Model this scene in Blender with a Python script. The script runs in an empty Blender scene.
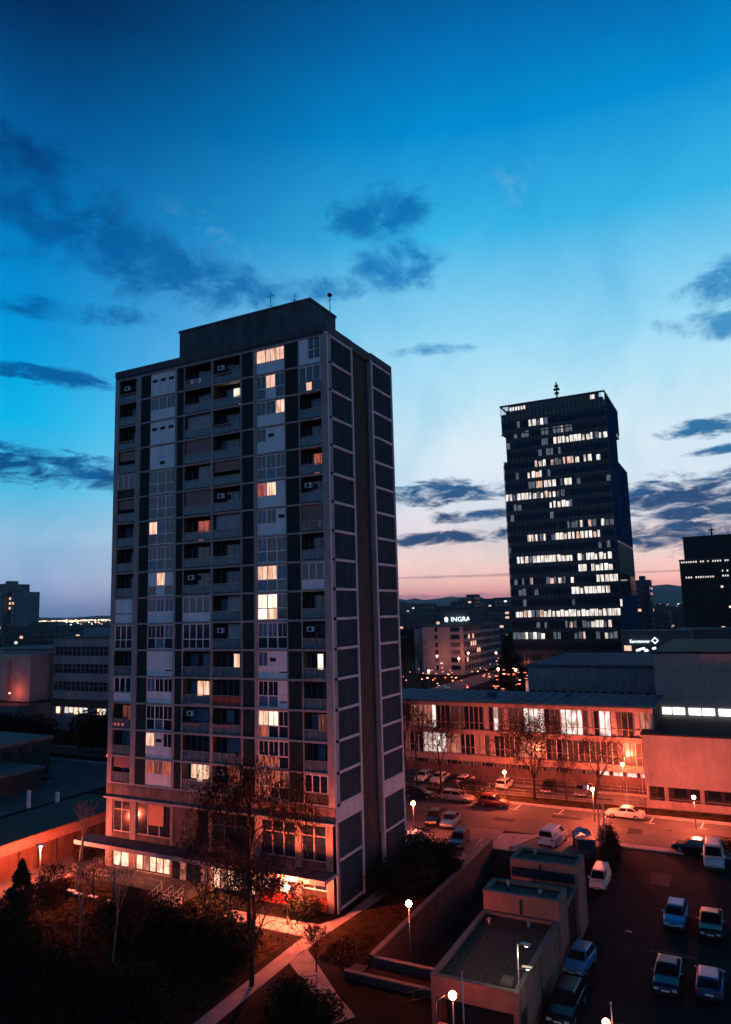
import bpy, math, random
from mathutils import Vector, Matrix
R=math.radians; PI=math.pi
scene=bpy.context.scene
COL=scene.collection
def lin(c): return tuple(((v/255)/12.92 if v/255<=0.04045 else ((v/255+0.055)/1.055)**2.4) for v in c)

# ------------------------------------------------------------ materials
MATS={}
def mat(name,col,rough=.85,var=.25,scale=1.5,metal=0,bump=0,streak=0,spec=.3,col2=None):
    if name in MATS: return MATS[name]
    m=bpy.data.materials.new(name); m.use_nodes=True; MATS[name]=m
    nt=m.node_tree; N=nt.nodes; L=nt.links; b=N['Principled BSDF']
    b.inputs['Roughness'].default_value=rough; b.inputs['Metallic'].default_value=metal
    b.inputs['Specular IOR Level'].default_value=spec
    tc=N.new('ShaderNodeTexCoord'); src=tc.outputs['Object']
    n=N.new('ShaderNodeTexNoise'); n.inputs['Scale'].default_value=scale; n.inputs['Detail'].default_value=6
    n.inputs['Roughness'].default_value=.65; L.new(src,n.inputs['Vector'])
    r=N.new('ShaderNodeValToRGB'); r.color_ramp.elements[0].position=.3; r.color_ramp.elements[1].position=.7
    c0=tuple(v*(1-var) for v in col) ; c1=tuple(min(1,v*(1+var)) for v in (col2 or col))
    r.color_ramp.elements[0].color=(*c0,1); r.color_ramp.elements[1].color=(*c1,1)
    L.new(n.outputs['Fac'],r.inputs['Fac']); out=r.outputs['Color']
    if streak:
        mp=N.new('ShaderNodeMapping'); mp.inputs['Scale'].default_value=(.9,.9,.16); L.new(src,mp.inputs['Vector'])
        n2=N.new('ShaderNodeTexNoise'); n2.inputs['Scale'].default_value=1.6; n2.inputs['Detail'].default_value=5; L.new(mp.outputs[0],n2.inputs['Vector'])
        r2=N.new('ShaderNodeValToRGB'); r2.color_ramp.elements[0].position=.34; r2.color_ramp.elements[1].position=.66
        g=1-streak; r2.color_ramp.elements[0].color=(g,g,g,1); r2.color_ramp.elements[1].color=(1,1,1,1); L.new(n2.outputs['Fac'],r2.inputs['Fac'])
        mx=N.new('ShaderNodeMix'); mx.data_type='RGBA'; mx.blend_type='MULTIPLY'; mx.inputs['Factor'].default_value=1
        L.new(out,mx.inputs['A']); L.new(r2.outputs['Color'],mx.inputs['B']); out=mx.outputs['Result']
    L.new(out,b.inputs['Base Color'])
    if bump:
        bn=N.new('ShaderNodeBump'); bn.inputs['Strength'].default_value=bump; bn.inputs['Distance'].default_value=.05
        n3=N.new('ShaderNodeTexNoise'); n3.inputs['Scale'].default_value=scale*9; n3.inputs['Detail'].default_value=4; L.new(src,n3.inputs['Vector'])
        L.new(n3.outputs['Fac'],bn.inputs['Height']); L.new(bn.outputs['Normal'],b.inputs['Normal'])
    return m
def glow(name,col,st,var=.6,scale=(3,3,1.2)):
    """a lit room seen through its glass: curtains and furniture vary the light that comes out"""
    if name in MATS: return MATS[name]
    m=bpy.data.materials.new(name); m.use_nodes=True; MATS[name]=m
    nt=m.node_tree; N=nt.nodes; L=nt.links; b=N['Principled BSDF']
    b.inputs['Base Color'].default_value=(.05,.05,.05,1); b.inputs['Roughness'].default_value=.2
    tc=N.new('ShaderNodeTexCoord'); mp=N.new('ShaderNodeMapping'); mp.inputs['Scale'].default_value=scale; L.new(tc.outputs['Object'],mp.inputs['Vector'])
    n=N.new('ShaderNodeTexNoise'); n.inputs['Scale'].default_value=1.3; n.inputs['Detail'].default_value=4; L.new(mp.outputs[0],n.inputs['Vector'])
    r=N.new('ShaderNodeValToRGB'); r.color_ramp.elements[0].position=.35; r.color_ramp.elements[1].position=.62
    k=1-var; r.color_ramp.elements[0].color=(col[0]*k,col[1]*k*.8,col[2]*k*.7,1); r.color_ramp.elements[1].color=(*col,1)
    L.new(n.outputs['Fac'],r.inputs['Fac']); L.new(r.outputs['Color'],b.inputs['Emission Color'])
    b.inputs['Emission Strength'].default_value=st
    return m
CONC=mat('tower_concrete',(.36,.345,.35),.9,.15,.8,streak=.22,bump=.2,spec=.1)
CLAD=mat('dark_cladding',(.034,.062,.078),.95,.2,.9,streak=.2,spec=.03)
CLADG=mat('dark_green_cladding',(.026,.046,.050),.95,.2,.9,streak=.2,spec=.05)
ROOFD=mat('dark_roof_parapet',(.085,.105,.125),.9,.3,.6,streak=.3)
WPAN=mat('white_window_panel',(.82,.83,.90),.6,.1,1.2,streak=.15)
WFRM=mat('white_window_frame',(.82,.80,.82),.5,.08,2)
SLOT=mat('dark_slot',(.01,.012,.015),.6,.1,2)
GLASS=mat('dark_window_glass',(.010,.024,.045),.10,.5,.7,spec=.9)
NETC=mat('net_curtain_with_sky_blue',(.05,.12,.23),.3,.35,1.6,spec=.8)  # net curtain, with the pane's blue sky reflection put into its colour
TGLASS=mat('office_tower_glass',(.010,.018,.028),.22,.5,.25,spec=.35)
TGLASS.node_tree.nodes['Principled BSDF'].inputs['Specular Tint'].default_value=(.22,.5,.9,1)
TSPAN=mat('office_spandrel_glass',(.028,.044,.062),.22,.5,.15,spec=.5)
TMUL=mat('office_mullion',(.035,.045,.055),.45,.2,2,metal=.4)
PARAG=mat('balcony_tinted_glass',(.07,.14,.185),.25,.35,.8,spec=.6)
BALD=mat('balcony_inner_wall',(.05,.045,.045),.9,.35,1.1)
CURT=mat('white_curtain',(.36,.36,.40),.9,.3,3)
BLIND=mat('brownish_blind',(.30,.17,.16),.8,.2,3)
REDP=mat('red_balcony_panel',(.30,.06,.045),.7,.3,2)
METAL=mat('grey_metal',(.25,.25,.26),.4,.2,3,metal=.7)
DMETAL=mat('dark_metal',(.05,.05,.055),.5,.2,3,metal=.6)
RAILM=mat('pale_handrail',(.35,.33,.33),.5,.2,3,metal=.3)
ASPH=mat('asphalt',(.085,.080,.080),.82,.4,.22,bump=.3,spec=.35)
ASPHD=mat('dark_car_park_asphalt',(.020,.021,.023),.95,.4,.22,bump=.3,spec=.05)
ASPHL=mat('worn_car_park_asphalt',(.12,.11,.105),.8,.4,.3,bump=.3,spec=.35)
PAVE=mat('concrete_paving',(.27,.25,.24),.9,.3,.9,bump=.3)
KERB=mat('kerb_stone',(.34,.31,.30),.9,.2,2)
PAINT=mat('road_paint',(.75,.75,.74),.7,.25,4)
LAWN=mat('winter_lawn',(.018,.018,.010),1,.7,.9,bump=.7,spec=.02,col2=(.042,.028,.014))
EARTH=mat('ground_soil',(.022,.020,.016),1,.5,.15,bump=.4,spec=.03)
GRAVEL=mat('roof_gravel',(.055,.05,.044),1,.75,5,bump=.9)
STUC=mat('garage_stucco',(.27,.13,.10),.9,.22,.7,streak=.15,bump=.3)
CAPM=mat('parapet_capping',(.12,.12,.115),.8,.3,1.5)
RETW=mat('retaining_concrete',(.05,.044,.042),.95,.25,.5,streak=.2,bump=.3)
SCHW=mat('school_plaster',(.38,.28,.255),.9,.2,.5,streak=.3)
SCHR=mat('school_metal_roof',(.028,.095,.16),.75,.35,.3,spec=.12)
HALLW=mat('hall_plaster',(.36,.31,.29),.95,.16,.35,streak=.12,spec=.1)
HALLR=mat('hall_roof_felt',(.020,.026,.030),.8,.3,.4)
OFFW=mat('grey_facade',(.26,.27,.29),.9,.2,.4,streak=.25)
FARB=mat('far_building_wall',(.10,.11,.12),.95,.3,.05)
BARK=mat('dark_bark',(.022,.017,.014),.95,.35,6)
BIRCH=mat('pale_bark',(.20,.18,.165),.9,.4,5)
LEAF=mat('evergreen_leaves',(.010,.017,.011),.9,.5,1.3,spec=.08,col2=(.018,.026,.014))
DRYL=mat('dry_leaves',(.04,.024,.016),.95,.6,2,spec=.05)
HILL=mat('hill_forest',(.05,.07,.06),1,.4,.003)
TYRE=mat('tyre_rubber',(.02,.02,.02),.9,.2,5); RIM=mat('wheel_rim',(.4,.4,.42),.35,.1,5,metal=.8)
CGLASS=mat('car_glass',(.01,.012,.014),.06,.2,2,spec=.7)
HLAMP=mat('headlight_glass',(.6,.6,.62),.15,.1,5,spec=.8); TLAMP=mat('tail_light',(.45,.02,.02),.25,.1,5,spec=.6)
PLATE=mat('number_plate',(.7,.7,.68),.5,.05,5); TRIM=mat('black_trim',(.02,.02,.022),.6,.2,4)
def paintm(n,c,me=.2): return mat('paint_'+n,c,.28,.06,1,metal=me,spec=.6)
ROOMW=glow('lit_room_warm',(1,.60,.42),1.35,.5,(3.4,3.4,.5)); ROOMB=glow('lit_room_bright',(1,.78,.62),1.9,.4,(3.4,3.4,.5))
ROOMR=glow('lit_room_red',(.9,.18,.10),.6,.8,(3.4,3.4,.6)); ROOMD=glow('lit_room_dim',(.8,.24,.16),.22,.75,(3.4,3.4,.6))
OFFL=glow('lit_office',(1,.91,.83),1.45,.8,(2.4,2.4,.22)); OFFL2=glow('lit_office_warm',(1,.62,.47),1.1,.85,(2.4,2.4,.3)); OFFD=glow('dim_office',(.6,.72,.9),.22,.85,(6,6,.5))
SHOPL=glow('lit_shop',(1,.55,.36),2.4,.5,(1.5,1.5,.8)); CLERE=glow('lit_clerestory',(.98,.98,.95),2.6,.1,(.4,.4,.4))
CLASSL=glow('lit_classroom',(1,.84,.76),1.5,.75,(1.3,1.3,.6)); CLASSR=glow('lit_classroom_red',(1,.34,.24),.6,.8,(1.3,1.3,.5)); CLASSD=glow('dim_classroom',(.5,.22,.2),.10,.9,(1,1,.5))
CITYL=glow('city_light',(1,.72,.5),3,.2,(.01,.01,.01)); CITYR=glow('city_light_red',(1,.22,.12),2.5,.3,(.2,.2,.2))
SIGNL=glow('backlit_sign',(.72,.95,1),2.2,0); REDSIG=glow('red_lamp',(1,.06,.03),5,0)
def globem(name,st,col=(1,.5,.3)): return glow(name,col,st,0)
GLOBE=globem('lamp_globe',14); LEDG=globem('led_head',12,(1,.86,.62))

# ------------------------------------------------------------ mesh builder
class MB:
    def __init__(s): s.v=[];s.f=[];s.mi=[];s.mats=[];s.sm=[]
    def m(s,mt):
        if mt not in s.mats: s.mats.append(mt)
        return s.mats.index(mt)
    def add(s,vs,fs,mt,smooth=False):
        o=len(s.v); s.v+= [tuple(v) for v in vs]; i=s.m(mt)
        for f in fs: s.f.append(tuple(o+k for k in f)); s.mi.append(i); s.sm.append(smooth)
    def box(s,x0,x1,y0,y1,z0,z1,mt):
        if x0>x1:x0,x1=x1,x0
        if y0>y1:y0,y1=y1,y0
        if z0>z1:z0,z1=z1,z0
        s.add([(x0,y0,z0),(x1,y0,z0),(x1,y1,z0),(x0,y1,z0),(x0,y0,z1),(x1,y0,z1),(x1,y1,z1),(x0,y1,z1)],
              [(0,3,2,1),(4,5,6,7),(0,1,5,4),(1,2,6,5),(2,3,7,6),(3,0,4,7)],mt); return s
    def quad(s,a,b,c,d,mt): s.add([a,b,c,d],[(0,1,2,3)],mt); return s
    def rect(s,x0,x1,y0,y1,z,mt): return s.quad((x0,y0,z),(x1,y0,z),(x1,y1,z),(x0,y1,z),mt)
    def prism(s,poly,z0,z1,mt):
        n=len(poly); vs=[(x,y,z0) for x,y in poly]+[(x,y,z1) for x,y in poly]
        s.add(vs,[tuple(range(n-1,-1,-1)),tuple(range(n,2*n))]+[(i,(i+1)%n,n+(i+1)%n,n+i) for i in range(n)],mt); return s
    def tube(s,a,b,r0,r1,mt,n=6,caps=True):
        a=Vector(a);b=Vector(b);d=(b-a)
        if d.length<1e-6: return s
        d.normalize(); u=d.orthogonal().normalized(); w=d.cross(u)
        vs=[]
        for p,r in ((a,r0),(b,r1)):
            for i in range(n):
                t=2*PI*i/n; vs.append(p+u*(math.cos(t)*r)+w*(math.sin(t)*r))
        fs=[(i,(i+1)%n,n+(i+1)%n,n+i) for i in range(n)]
        if caps: fs+= [tuple(range(n-1,-1,-1)),tuple(range(n,2*n))]
        s.add(vs,fs,mt,n>4); return s
    def ball(s,c,r,mt,nu=12,nv=8,sz=1):
        vs=[];fs=[]
        for j in range(nv+1):
            ph=PI*j/nv
            for i in range(nu):
                t=2*PI*i/nu; vs.append((c[0]+r*math.sin(ph)*math.cos(t),c[1]+r*math.sin(ph)*math.sin(t),c[2]+r*sz*math.cos(ph)))
        for j in range(nv):
            for i in range(nu): fs.append((j*nu+i,(j+1)*nu+i,(j+1)*nu+(i+1)%nu,j*nu+(i+1)%nu))
        s.add(vs,fs,mt,True); return s
    def build(s,name,parent=None,loc=(0,0,0)):
        me=bpy.data.meshes.new(name); me.from_pydata(s.v,[],s.f)
        for m_ in s.mats: me.materials.append(m_)
        me.polygons.foreach_set('material_index',s.mi); me.polygons.foreach_set('use_smooth',s.sm); me.update()
        o=bpy.data.objects.new(name,me); COL.objects.link(o); o.location=loc
        if parent: o.parent=parent
        return o
def tag(o,label,cat,group=None):
    o['label']=label; o['category']=cat
    if group: o['group']=group
    return o
def thing(name,label,cat,loc=(0,0,0),rz=0,group=None):
    o=bpy.data.objects.new(name,None); COL.objects.link(o); o.location=loc; o.rotation_euler=(0,0,rz); o.empty_display_size=.5
    return tag(o,label,cat,group)
def struct(o): o['kind']='structure'; return o
def copy_tree(root,loc,rz,label,group=None,scale=None):
    def rec(o,par):
        c=o.copy(); COL.objects.link(c); c.parent=par
        for ch in o.children: rec(ch,c)
        return c
    kids=list(root.children); r=root.copy(); COL.objects.link(r)
    r.location=loc; r.rotation_euler=(0,0,rz); r['label']=label
    if group: r['group']=group
    if scale: r.scale=(scale,)*3
    for ch in kids: rec(ch,r)
    return r
def light(x,y,z,w,r=.2,col=(1,.135,.056),name='lamp_light',parent=None):
    l=bpy.data.lights.new(name,'POINT'); l.energy=w; l.shadow_soft_size=r; l.color=col; l.use_soft_falloff=False
    o=bpy.data.objects.new(name,l); COL.objects.link(o); o.location=(x,y,z)
    if parent: o.parent=parent
    return o

# ------------------------------------------------------------ camera
yaw,pitch,roll=.46996,.1390,-.0268
def loc_vec(v):   # survey frame (look along +Y) to street-grid frame
    return Vector((v[0]*math.cos(yaw)-v[1]*math.sin(yaw),v[0]*math.sin(yaw)+v[1]*math.cos(yaw),v[2]))
fw=Vector((0,math.cos(pitch),math.sin(pitch))); r0=Vector((1,0,0)); u0=r0.cross(fw)
rr=r0*math.cos(roll)+u0*math.sin(roll); uu=-r0*math.sin(roll)+u0*math.cos(roll)
fw,rr,uu=loc_vec(fw),loc_vec(rr),loc_vec(uu)
cd=bpy.data.cameras.new('camera'); cam=bpy.data.objects.new('camera',cd); COL.objects.link(cam)
cam.matrix_world=Matrix(((rr.x,uu.x,-fw.x,33.69),(rr.y,uu.y,-fw.y,-58.77),(rr.z,uu.z,-fw.z,26.5),(0,0,0,1)))
cd.sensor_fit='VERTICAL'; cd.sensor_height=36; cd.lens=715.2/1024*36; cd.clip_end=40000; cd.clip_start=.1
scene.camera=cam

# ------------------------------------------------------------ world: dusk sky
w=bpy.data.worlds.new('World'); scene.world=w; w.use_nodes=True
nt=w.node_tree; N=nt.nodes; L=nt.links; N.clear()
def M(op,a,b=None,c=None,clamp=False):
    n=N.new('ShaderNodeMath'); n.operation=op; n.use_clamp=clamp
    for i,v in enumerate((a,b,c)):
        if v is None: continue
        if isinstance(v,(int,float)): n.inputs[i].default_value=v
        else: L.new(v,n.inputs[i])
    return n.outputs[0]
def ramp(fac,stops,interp='EASE'):
    n=N.new('ShaderNodeValToRGB'); e=n.color_ramp.elements; n.color_ramp.interpolation=interp
    while len(e)<len(stops): e.new(.5)
    for k,(p,c) in enumerate(stops): e[k].position=p; e[k].color=(*lin(c),1)
    L.new(fac,n.inputs['Fac']); return n.outputs['Color']
def mix(f,a,b,mode='MIX'):
    n=N.new('ShaderNodeMix'); n.data_type='RGBA'; n.blend_type=mode
    if isinstance(f,(int,float)): n.inputs['Factor'].default_value=f
    else: L.new(f,n.inputs['Factor'])
    for k,v in (('A',a),('B',b)):
        if isinstance(v,tuple): n.inputs[k].default_value=(*v,1)
        else: L.new(v,n.inputs[k])
    return n.outputs['Result']
tc=N.new('ShaderNodeTexCoord'); sx=N.new('ShaderNodeSeparateXYZ'); L.new(tc.outputs['Generated'],sx.inputs[0])
el=M('MULTIPLY',M('ARCSINE',sx.outputs['Z']),180/PI)
az=M('MULTIPLY',M('ARCTAN2',sx.outputs['X'],sx.outputs['Y']),180/PI)      # degrees east of the street axis
fe=M('DIVIDE',M('MAXIMUM',el,0),60)
def st(l): return [(a/60,c) for a,c in l]
hot=ramp(fe,st([(0,(196,118,124)),(.9,(226,142,140)),(2.2,(254,190,178)),(4,(252,216,208)),(6.5,(240,228,234)),(9.5,(226,238,250)),(13,(222,240,250)),(17,(188,231,249)),(21.5,(152,218,247)),(28.8,(58,182,233)),(35.6,(0,143,212)),(41,(0,110,180)),(46,(0,70,130)),(60,(0,20,48))]),'LINEAR')
cold=ramp(fe,st([(0,(92,124,166)),(1.5,(130,150,188)),(3,(150,172,208)),(6,(152,196,228)),(9.5,(84,192,232)),(14.5,(8,184,237)),(18,(0,166,228)),(22,(0,148,217)),(28,(0,122,194)),(33,(0,96,162)),(37,(0,74,132)),(41,(0,44,92)),(46,(0,30,68)),(60,(0,12,32))]),'LINEAR')
back=ramp(fe,st([(0,(130,148,180)),(8,(122,154,194)),(18,(92,138,186)),(30,(28,84,138)),(45,(0,30,70)),(60,(0,12,32))]),'LINEAR')
daz=M('ABSOLUTE',M('ADD',az,5.0))
mr=N.new('ShaderNodeMapRange'); mr.interpolation_type='SMOOTHSTEP'; mr.inputs[1].default_value=49; mr.inputs[2].default_value=12; mr.inputs[3].default_value=0; mr.inputs[4].default_value=1; L.new(daz,mr.inputs[0]); g1=mr.outputs[0]
g2=M('SUBTRACT',1,M('DIVIDE',M('SUBTRACT',daz,52),45),clamp=True)
sky=mix(g1,mix(g2,back,cold),hot)
# cloud texture coordinates: azimuth / elevation, stretched sideways
def noise(sa,se,scale,detail=7,ro=.6,dist=0,off=0):
    cb=N.new('ShaderNodeCombineXYZ'); L.new(M('MULTIPLY',az,sa),cb.inputs[0]); L.new(M('MULTIPLY',el,se),cb.inputs[1]); cb.inputs[2].default_value=off
    n=N.new('ShaderNodeTexNoise'); n.inputs['Scale'].default_value=scale; n.inputs['Detail'].default_value=detail; n.inputs['Roughness'].default_value=ro; n.inputs['Distortion'].default_value=dist
    L.new(cb.outputs[0],n.inputs['Vector']); return n.outputs['Fac']
nA=noise(.6,1.0,.42,5,.66,.35); nB=noise(.40,1.35,.75,6,.66,.5,7.3); nC=noise(1,1,.12,4,.62,.5,3.1)
# faint mottling of the high sky
sky=mix(M('MULTIPLY',M('SUBTRACT',nC,.42,clamp=True),1.5,clamp=True),sky,mix(1.0,sky,(.45,.76,.88),'MULTIPLY'))
wisp=M('MULTIPLY',M('SUBTRACT',nA,.52,clamp=True),2.4,clamp=True)
cv=N.new('ShaderNodeCombineXYZ'); L.new(az,cv.inputs[0]); L.new(el,cv.inputs[1]); cv.inputs[2].default_value=1; VEC=cv.outputs[0]
def dot(v):
    n=N.new('ShaderNodeVectorMath'); n.operation='DOT_PRODUCT'; L.new(VEC,n.inputs[0]); n.inputs[1].default_value=v; return n.outputs['Value']
def field(blobs):      # nearness to the closest of several stretched, tilted cloud centres
    f=None
    for a0,e0,ra,re,sl in blobs:
        x_=dot((1/ra,0,-a0/ra)); y_=dot((-sl/re,1/re,(sl*a0-e0)/re)); q=M('MULTIPLY_ADD',y_,y_,M('MULTIPLY',x_,x_)); f=q if f is None else M('MINIMUM',f,q)
    return M('SUBTRACT',1,M('MINIMUM',f,6))
def cover(f,nz,amp,soft,thr=.47):
    t=M('DIVIDE',M('ADD',f,M('MULTIPLY',M('SUBTRACT',nz,thr),amp)),soft); n=N.new('ShaderNodeMapRange'); n.interpolation_type='SMOOTHSTEP'; L.new(t,n.inputs[0]); return n.outputs[0]
# pale high wisps
sky=mix(M('MULTIPLY',M('MULTIPLY',cover(field([(-13.5,31.5,7,2.2,.28),(-27,27,9,4,.1),(-17,28,5,2,.2),(-40,29,9,2.4,-.1)]),nC,3,2),wisp),.5),sky,lin((150,205,238)))
HI=[(-55,30.0,11,3.8,-.20),(-47,27.2,10,2.8,-.20),(-39,25.4,7,1.7,-.05),(-25.5,30.6,4.2,2.0,0),(-23.8,26.9,3.6,2.0,0),(-29,25.4,3,.9,0),(-21.5,20.5,3,.5,0),(0,19.8,3.4,1.0,-.1),(3.2,22.4,4.4,2.1,.1),(-50,22.5,6,.8,0),(-70,22,9,2.4,0)]
LO=[(-52,17.8,7,.7,-.03),(-58,16.9,4,.4,0),(-50.5,10.9,7.5,1.3,-.02),(-56,11.8,5,1.1,0),(1,12.6,4.4,.7,.02),(.8,10.9,3,.35,0),(-20,9.3,8.5,.95,-.01),(-17.0,7.3,6,.5,.02),(-19,5.8,8,.6,.05),(-.5,7.4,10,1.9,0),(-1.0,5.0,10.5,1.35,0),(-6,8.3,2.5,.4,0),(2.5,9.2,4,.5,0),(17,10.5,10,5.5,0),(19,19,10,5,0),(12,6,8,1.4,0),(-70,13,9,2.0,0)]  # wide blobs right of view are added to darken the office tower's side reflection
VL=[(-22,1.0,13,.35,0),(-18,2.6,11,.14,0),(-3,2.4,6,.12,0)]
fh=M('DIVIDE',M('MAXIMUM',el,0),40)
def st2(l): return [(a/40,c) for a,c in l]
chot=ramp(fh,st2([(0,(120,84,104)),(3,(40,66,104)),(4.5,(10,66,112)),(8,(0,64,114)),(12,(24,104,156)),(19,(30,132,192)),(27,(0,118,190)),(40,(0,76,140))]),'LINEAR')
ccold=ramp(fh,st2([(0,(60,80,120)),(5,(20,76,126)),(11,(0,74,134)),(18,(0,92,160)),(27,(0,88,156)),(33,(0,58,116)),(40,(0,34,78))]),'LINEAR')
ccol=mix(g1,ccold,chot)
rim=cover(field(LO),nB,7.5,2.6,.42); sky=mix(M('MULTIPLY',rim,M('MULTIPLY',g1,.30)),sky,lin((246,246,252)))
sky=mix(M('MULTIPLY',cover(field(HI),nA,5.2,1.9,.40),.88),sky,ccol)
ccol2=mix(M('MULTIPLY',M('SUBTRACT',nA,.5,clamp=True),3.2,clamp=True),ccol,mix(1.0,ccol,(1.9,2.1,1.9),'MULTIPLY'))
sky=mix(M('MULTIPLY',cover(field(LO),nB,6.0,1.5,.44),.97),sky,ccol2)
sky=mix(M('MULTIPLY',cover(field(VL),nB,3.0,1.2),.45),sky,lin((96,80,118)))
lo=M('MULTIPLY_ADD',M('SUBTRACT',1,M('DIVIDE',M('MAXIMUM',el,0),5),clamp=True),.42,1); lc=N.new('ShaderNodeCombineXYZ'); [L.new(lo,lc.inputs[i_]) for i_ in range(3)]; sky=mix(1.0,sky,lc.outputs[0],'MULTIPLY')
under=M('LESS_THAN',el,-.25); sky=mix(under,sky,lin((10,16,26)))
bg=N.new('ShaderNodeBackground'); L.new(sky,bg.inputs['Color']); bg.inputs['Strength'].default_value=1
ns=N.new('ShaderNodeTexSky'); ns.sky_type='NISHITA'; ns.sun_disc=False; ns.sun_elevation=R(-2); ns.sun_rotation=R(-6)
bg2=N.new('ShaderNodeBackground'); L.new(ns.outputs[0],bg2.inputs['Color']); bg2.inputs['Strength'].default_value=.006
ad=N.new('ShaderNodeAddShader'); L.new(bg.outputs[0],ad.inputs[0]); L.new(bg2.outputs[0],ad.inputs[1])
wo=N.new('ShaderNodeOutputWorld'); L.new(ad.outputs[0],wo.inputs['Surface'])
sl=bpy.data.lights.new('sun','SUN'); sl.energy=.04; sl.angle=R(12); sl.color=(1,.6,.5)
so=bpy.data.objects.new('sun',sl); COL.objects.link(so); so.rotation_euler=(R(88),0,R(180+6))

# ------------------------------------------------------------ ground and roads
PIT=(7.3,14.4,-7.4,22.0)
g=MB(); B=14000
x0,x1,y0,y1=PIT
g.rect(-B,B,-B,y0,0,EARTH); g.rect(-B,B,y1,B,0,EARTH); g.rect(-B,x0,y0,y1,0,EARTH); g.rect(x1,B,y0,y1,0,EARTH)
struct(g.build('ground'))
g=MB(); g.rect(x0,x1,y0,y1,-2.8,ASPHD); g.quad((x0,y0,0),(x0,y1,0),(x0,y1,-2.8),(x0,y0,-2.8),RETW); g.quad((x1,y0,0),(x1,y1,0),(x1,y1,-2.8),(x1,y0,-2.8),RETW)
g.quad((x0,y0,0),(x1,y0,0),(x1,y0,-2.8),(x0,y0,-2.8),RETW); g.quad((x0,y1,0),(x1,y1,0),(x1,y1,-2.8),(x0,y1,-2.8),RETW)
struct(g.build('sunken_yard_ground'))
def sheet(name,rects,mt,z):
    m=MB()
    for a in rects: m.rect(*a,z,mt)
    return struct(m.build(name))
sheet('road',[(-300,300,29.2,41.2)],ASPH,.012)
sheet('back_road',[(-300,300,45.4,50.8)],ASPH,.012)
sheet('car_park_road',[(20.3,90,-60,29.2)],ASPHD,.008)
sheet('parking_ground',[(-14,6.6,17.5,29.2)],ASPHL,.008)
sheet('lawn',[(-29,-9.6,-6.5,0),(-29,-1.2,-40,-6.5),(.9,7.0,-7.2,17),(2.6,7,-40,-11.6)],LAWN,.01)
# side street to the left
def poly(name,pts,mt,z0,z1):
    m=MB(); m.prism(pts,z0,z1,mt); return struct(m.build(name))
sheet('side_road',[(-72,-58.6,-60,29.2)],ASPH,.016)
# pavements with kerbs
poly('pavement',[(-300,41.2),(300,41.2),(300,41.9),(-300,41.9)],KERB,.0,.13)
poly('grass_verge',[(-300,41.9),(300,41.9),(300,45.2),(-300,45.2)],LAWN,0,.16)
poly('kerb',[(-300,45.2),(300,45.2),(300,45.4),(-300,45.4)],KERB,0,.17)
poly('pavement',[(-300,50.8),(300,50.8),(300,52.0),(-300,52.0)],PAVE,0,.13)
poly('pavement',[(20.0,27.9),(26.6,27.9),(26.0,29.1),(19.2,29.1)],KERB,0,.14)
poly('pavement',[(28.3,28.2),(90,28.2),(90,31.2),(30,31.2),(27.9,29.6)],PAVE,0,.14)
poly('pavement',[(6.7,22.2),(14.4,22.2),(19.2,29.1),(12,29.1),(6.7,27.8)],PAVE,0,.10)
poly('kerb',[(9.1,22.6),(9.6,22.6),(11.6,28.4),(11.1,28.4)],KERB,0,.42)
poly('footpath',[(-9.5,-4.9),(-.7,-4.9),(-.2,-4.9),(.9,-4.9),(2.4,9),(2.4,17),(.8,17),(.7,0),(-.4,-2.4),(-9.5,-2.9)],PAVE,0,.045)
poly('footpath',[(-.5,-4.905),(.85,-4.905),(1.2,-40),(-.1,-40)],PAVE,0,.04)
poly('footpath',[(.905,-4.95),(1.0,-6.7),(6.6,-11.7),(9,-13.6),(8,-15),(4.6,-12),(.95,-9.2)],PAVE,0,.05)
poly('terrace_ground',[(7.3,-9.2),(14.2,-9.2),(14.2,-7.75),(7.3,-7.75)],EARTH,0,.35)
poly('pavement',[(-31,-14),(-29.2,-14),(-29.2,17),(-31,17)],PAVE,0,.12)
sheet('yard_ground',[(-36,-31,-30,40)],ASPHL,.014)
# painted markings
mk=MB(); Z=.03
mk.rect(2.5,300,41.0,41.12,Z,PAINT); mk.rect(-300,-16,41.0,41.12,Z,PAINT)
for x in (-.9,5.2,11,16.6,22,27.7,33.4,39): mk.quad((x,38.6,Z),(x+.14,38.6,Z),(x+.34,40.95,Z),(x+.2,40.95,Z),PAINT); mk.rect(x-.6,x+.7,38.5,38.62,Z,PAINT)
for x in (-69.9,): 
    y=6
    while y<27: mk.rect(x,x+.14,y,y+.9,Z,PAINT); y+=1.7
struct(mk.build('road_markings'))
rg=random.Random(91); PATCH=mat('asphalt_repair',(.028,.027,.028),.95,.4,.8); MH=mat('manhole_iron',(.06,.055,.05),.6,.4,4,metal=.5)
pm=MB()
for x,y,a,b in ((4,33,2.6,1.3),(10.5,36.8,3.6,.8),(20,33.5,1.6,2.2),(29,35.5,4.4,.7),(-6,35,3,.9),(-3,25,1.4,2.4),(24,18,1.8,3.4),(31.5,14,2.2,1.2),(25.5,3.5,3.4,.7),(33,-6,1.4,3.2),(24,-8.5,2.4,1.2),(0,48,5,.7),(14,47.5,2.4,1.0)):
    pm.prism([(x+rg.uniform(-.1,.1),y+rg.uniform(-.1,.1)),(x+a+rg.uniform(-.1,.1),y+rg.uniform(-.1,.1)),(x+a+rg.uniform(-.1,.1),y+b+rg.uniform(-.1,.1)),(x+rg.uniform(-.1,.1),y+b+rg.uniform(-.1,.1))],.001,.022,PATCH)
struct(pm.build('road_patches'))
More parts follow.
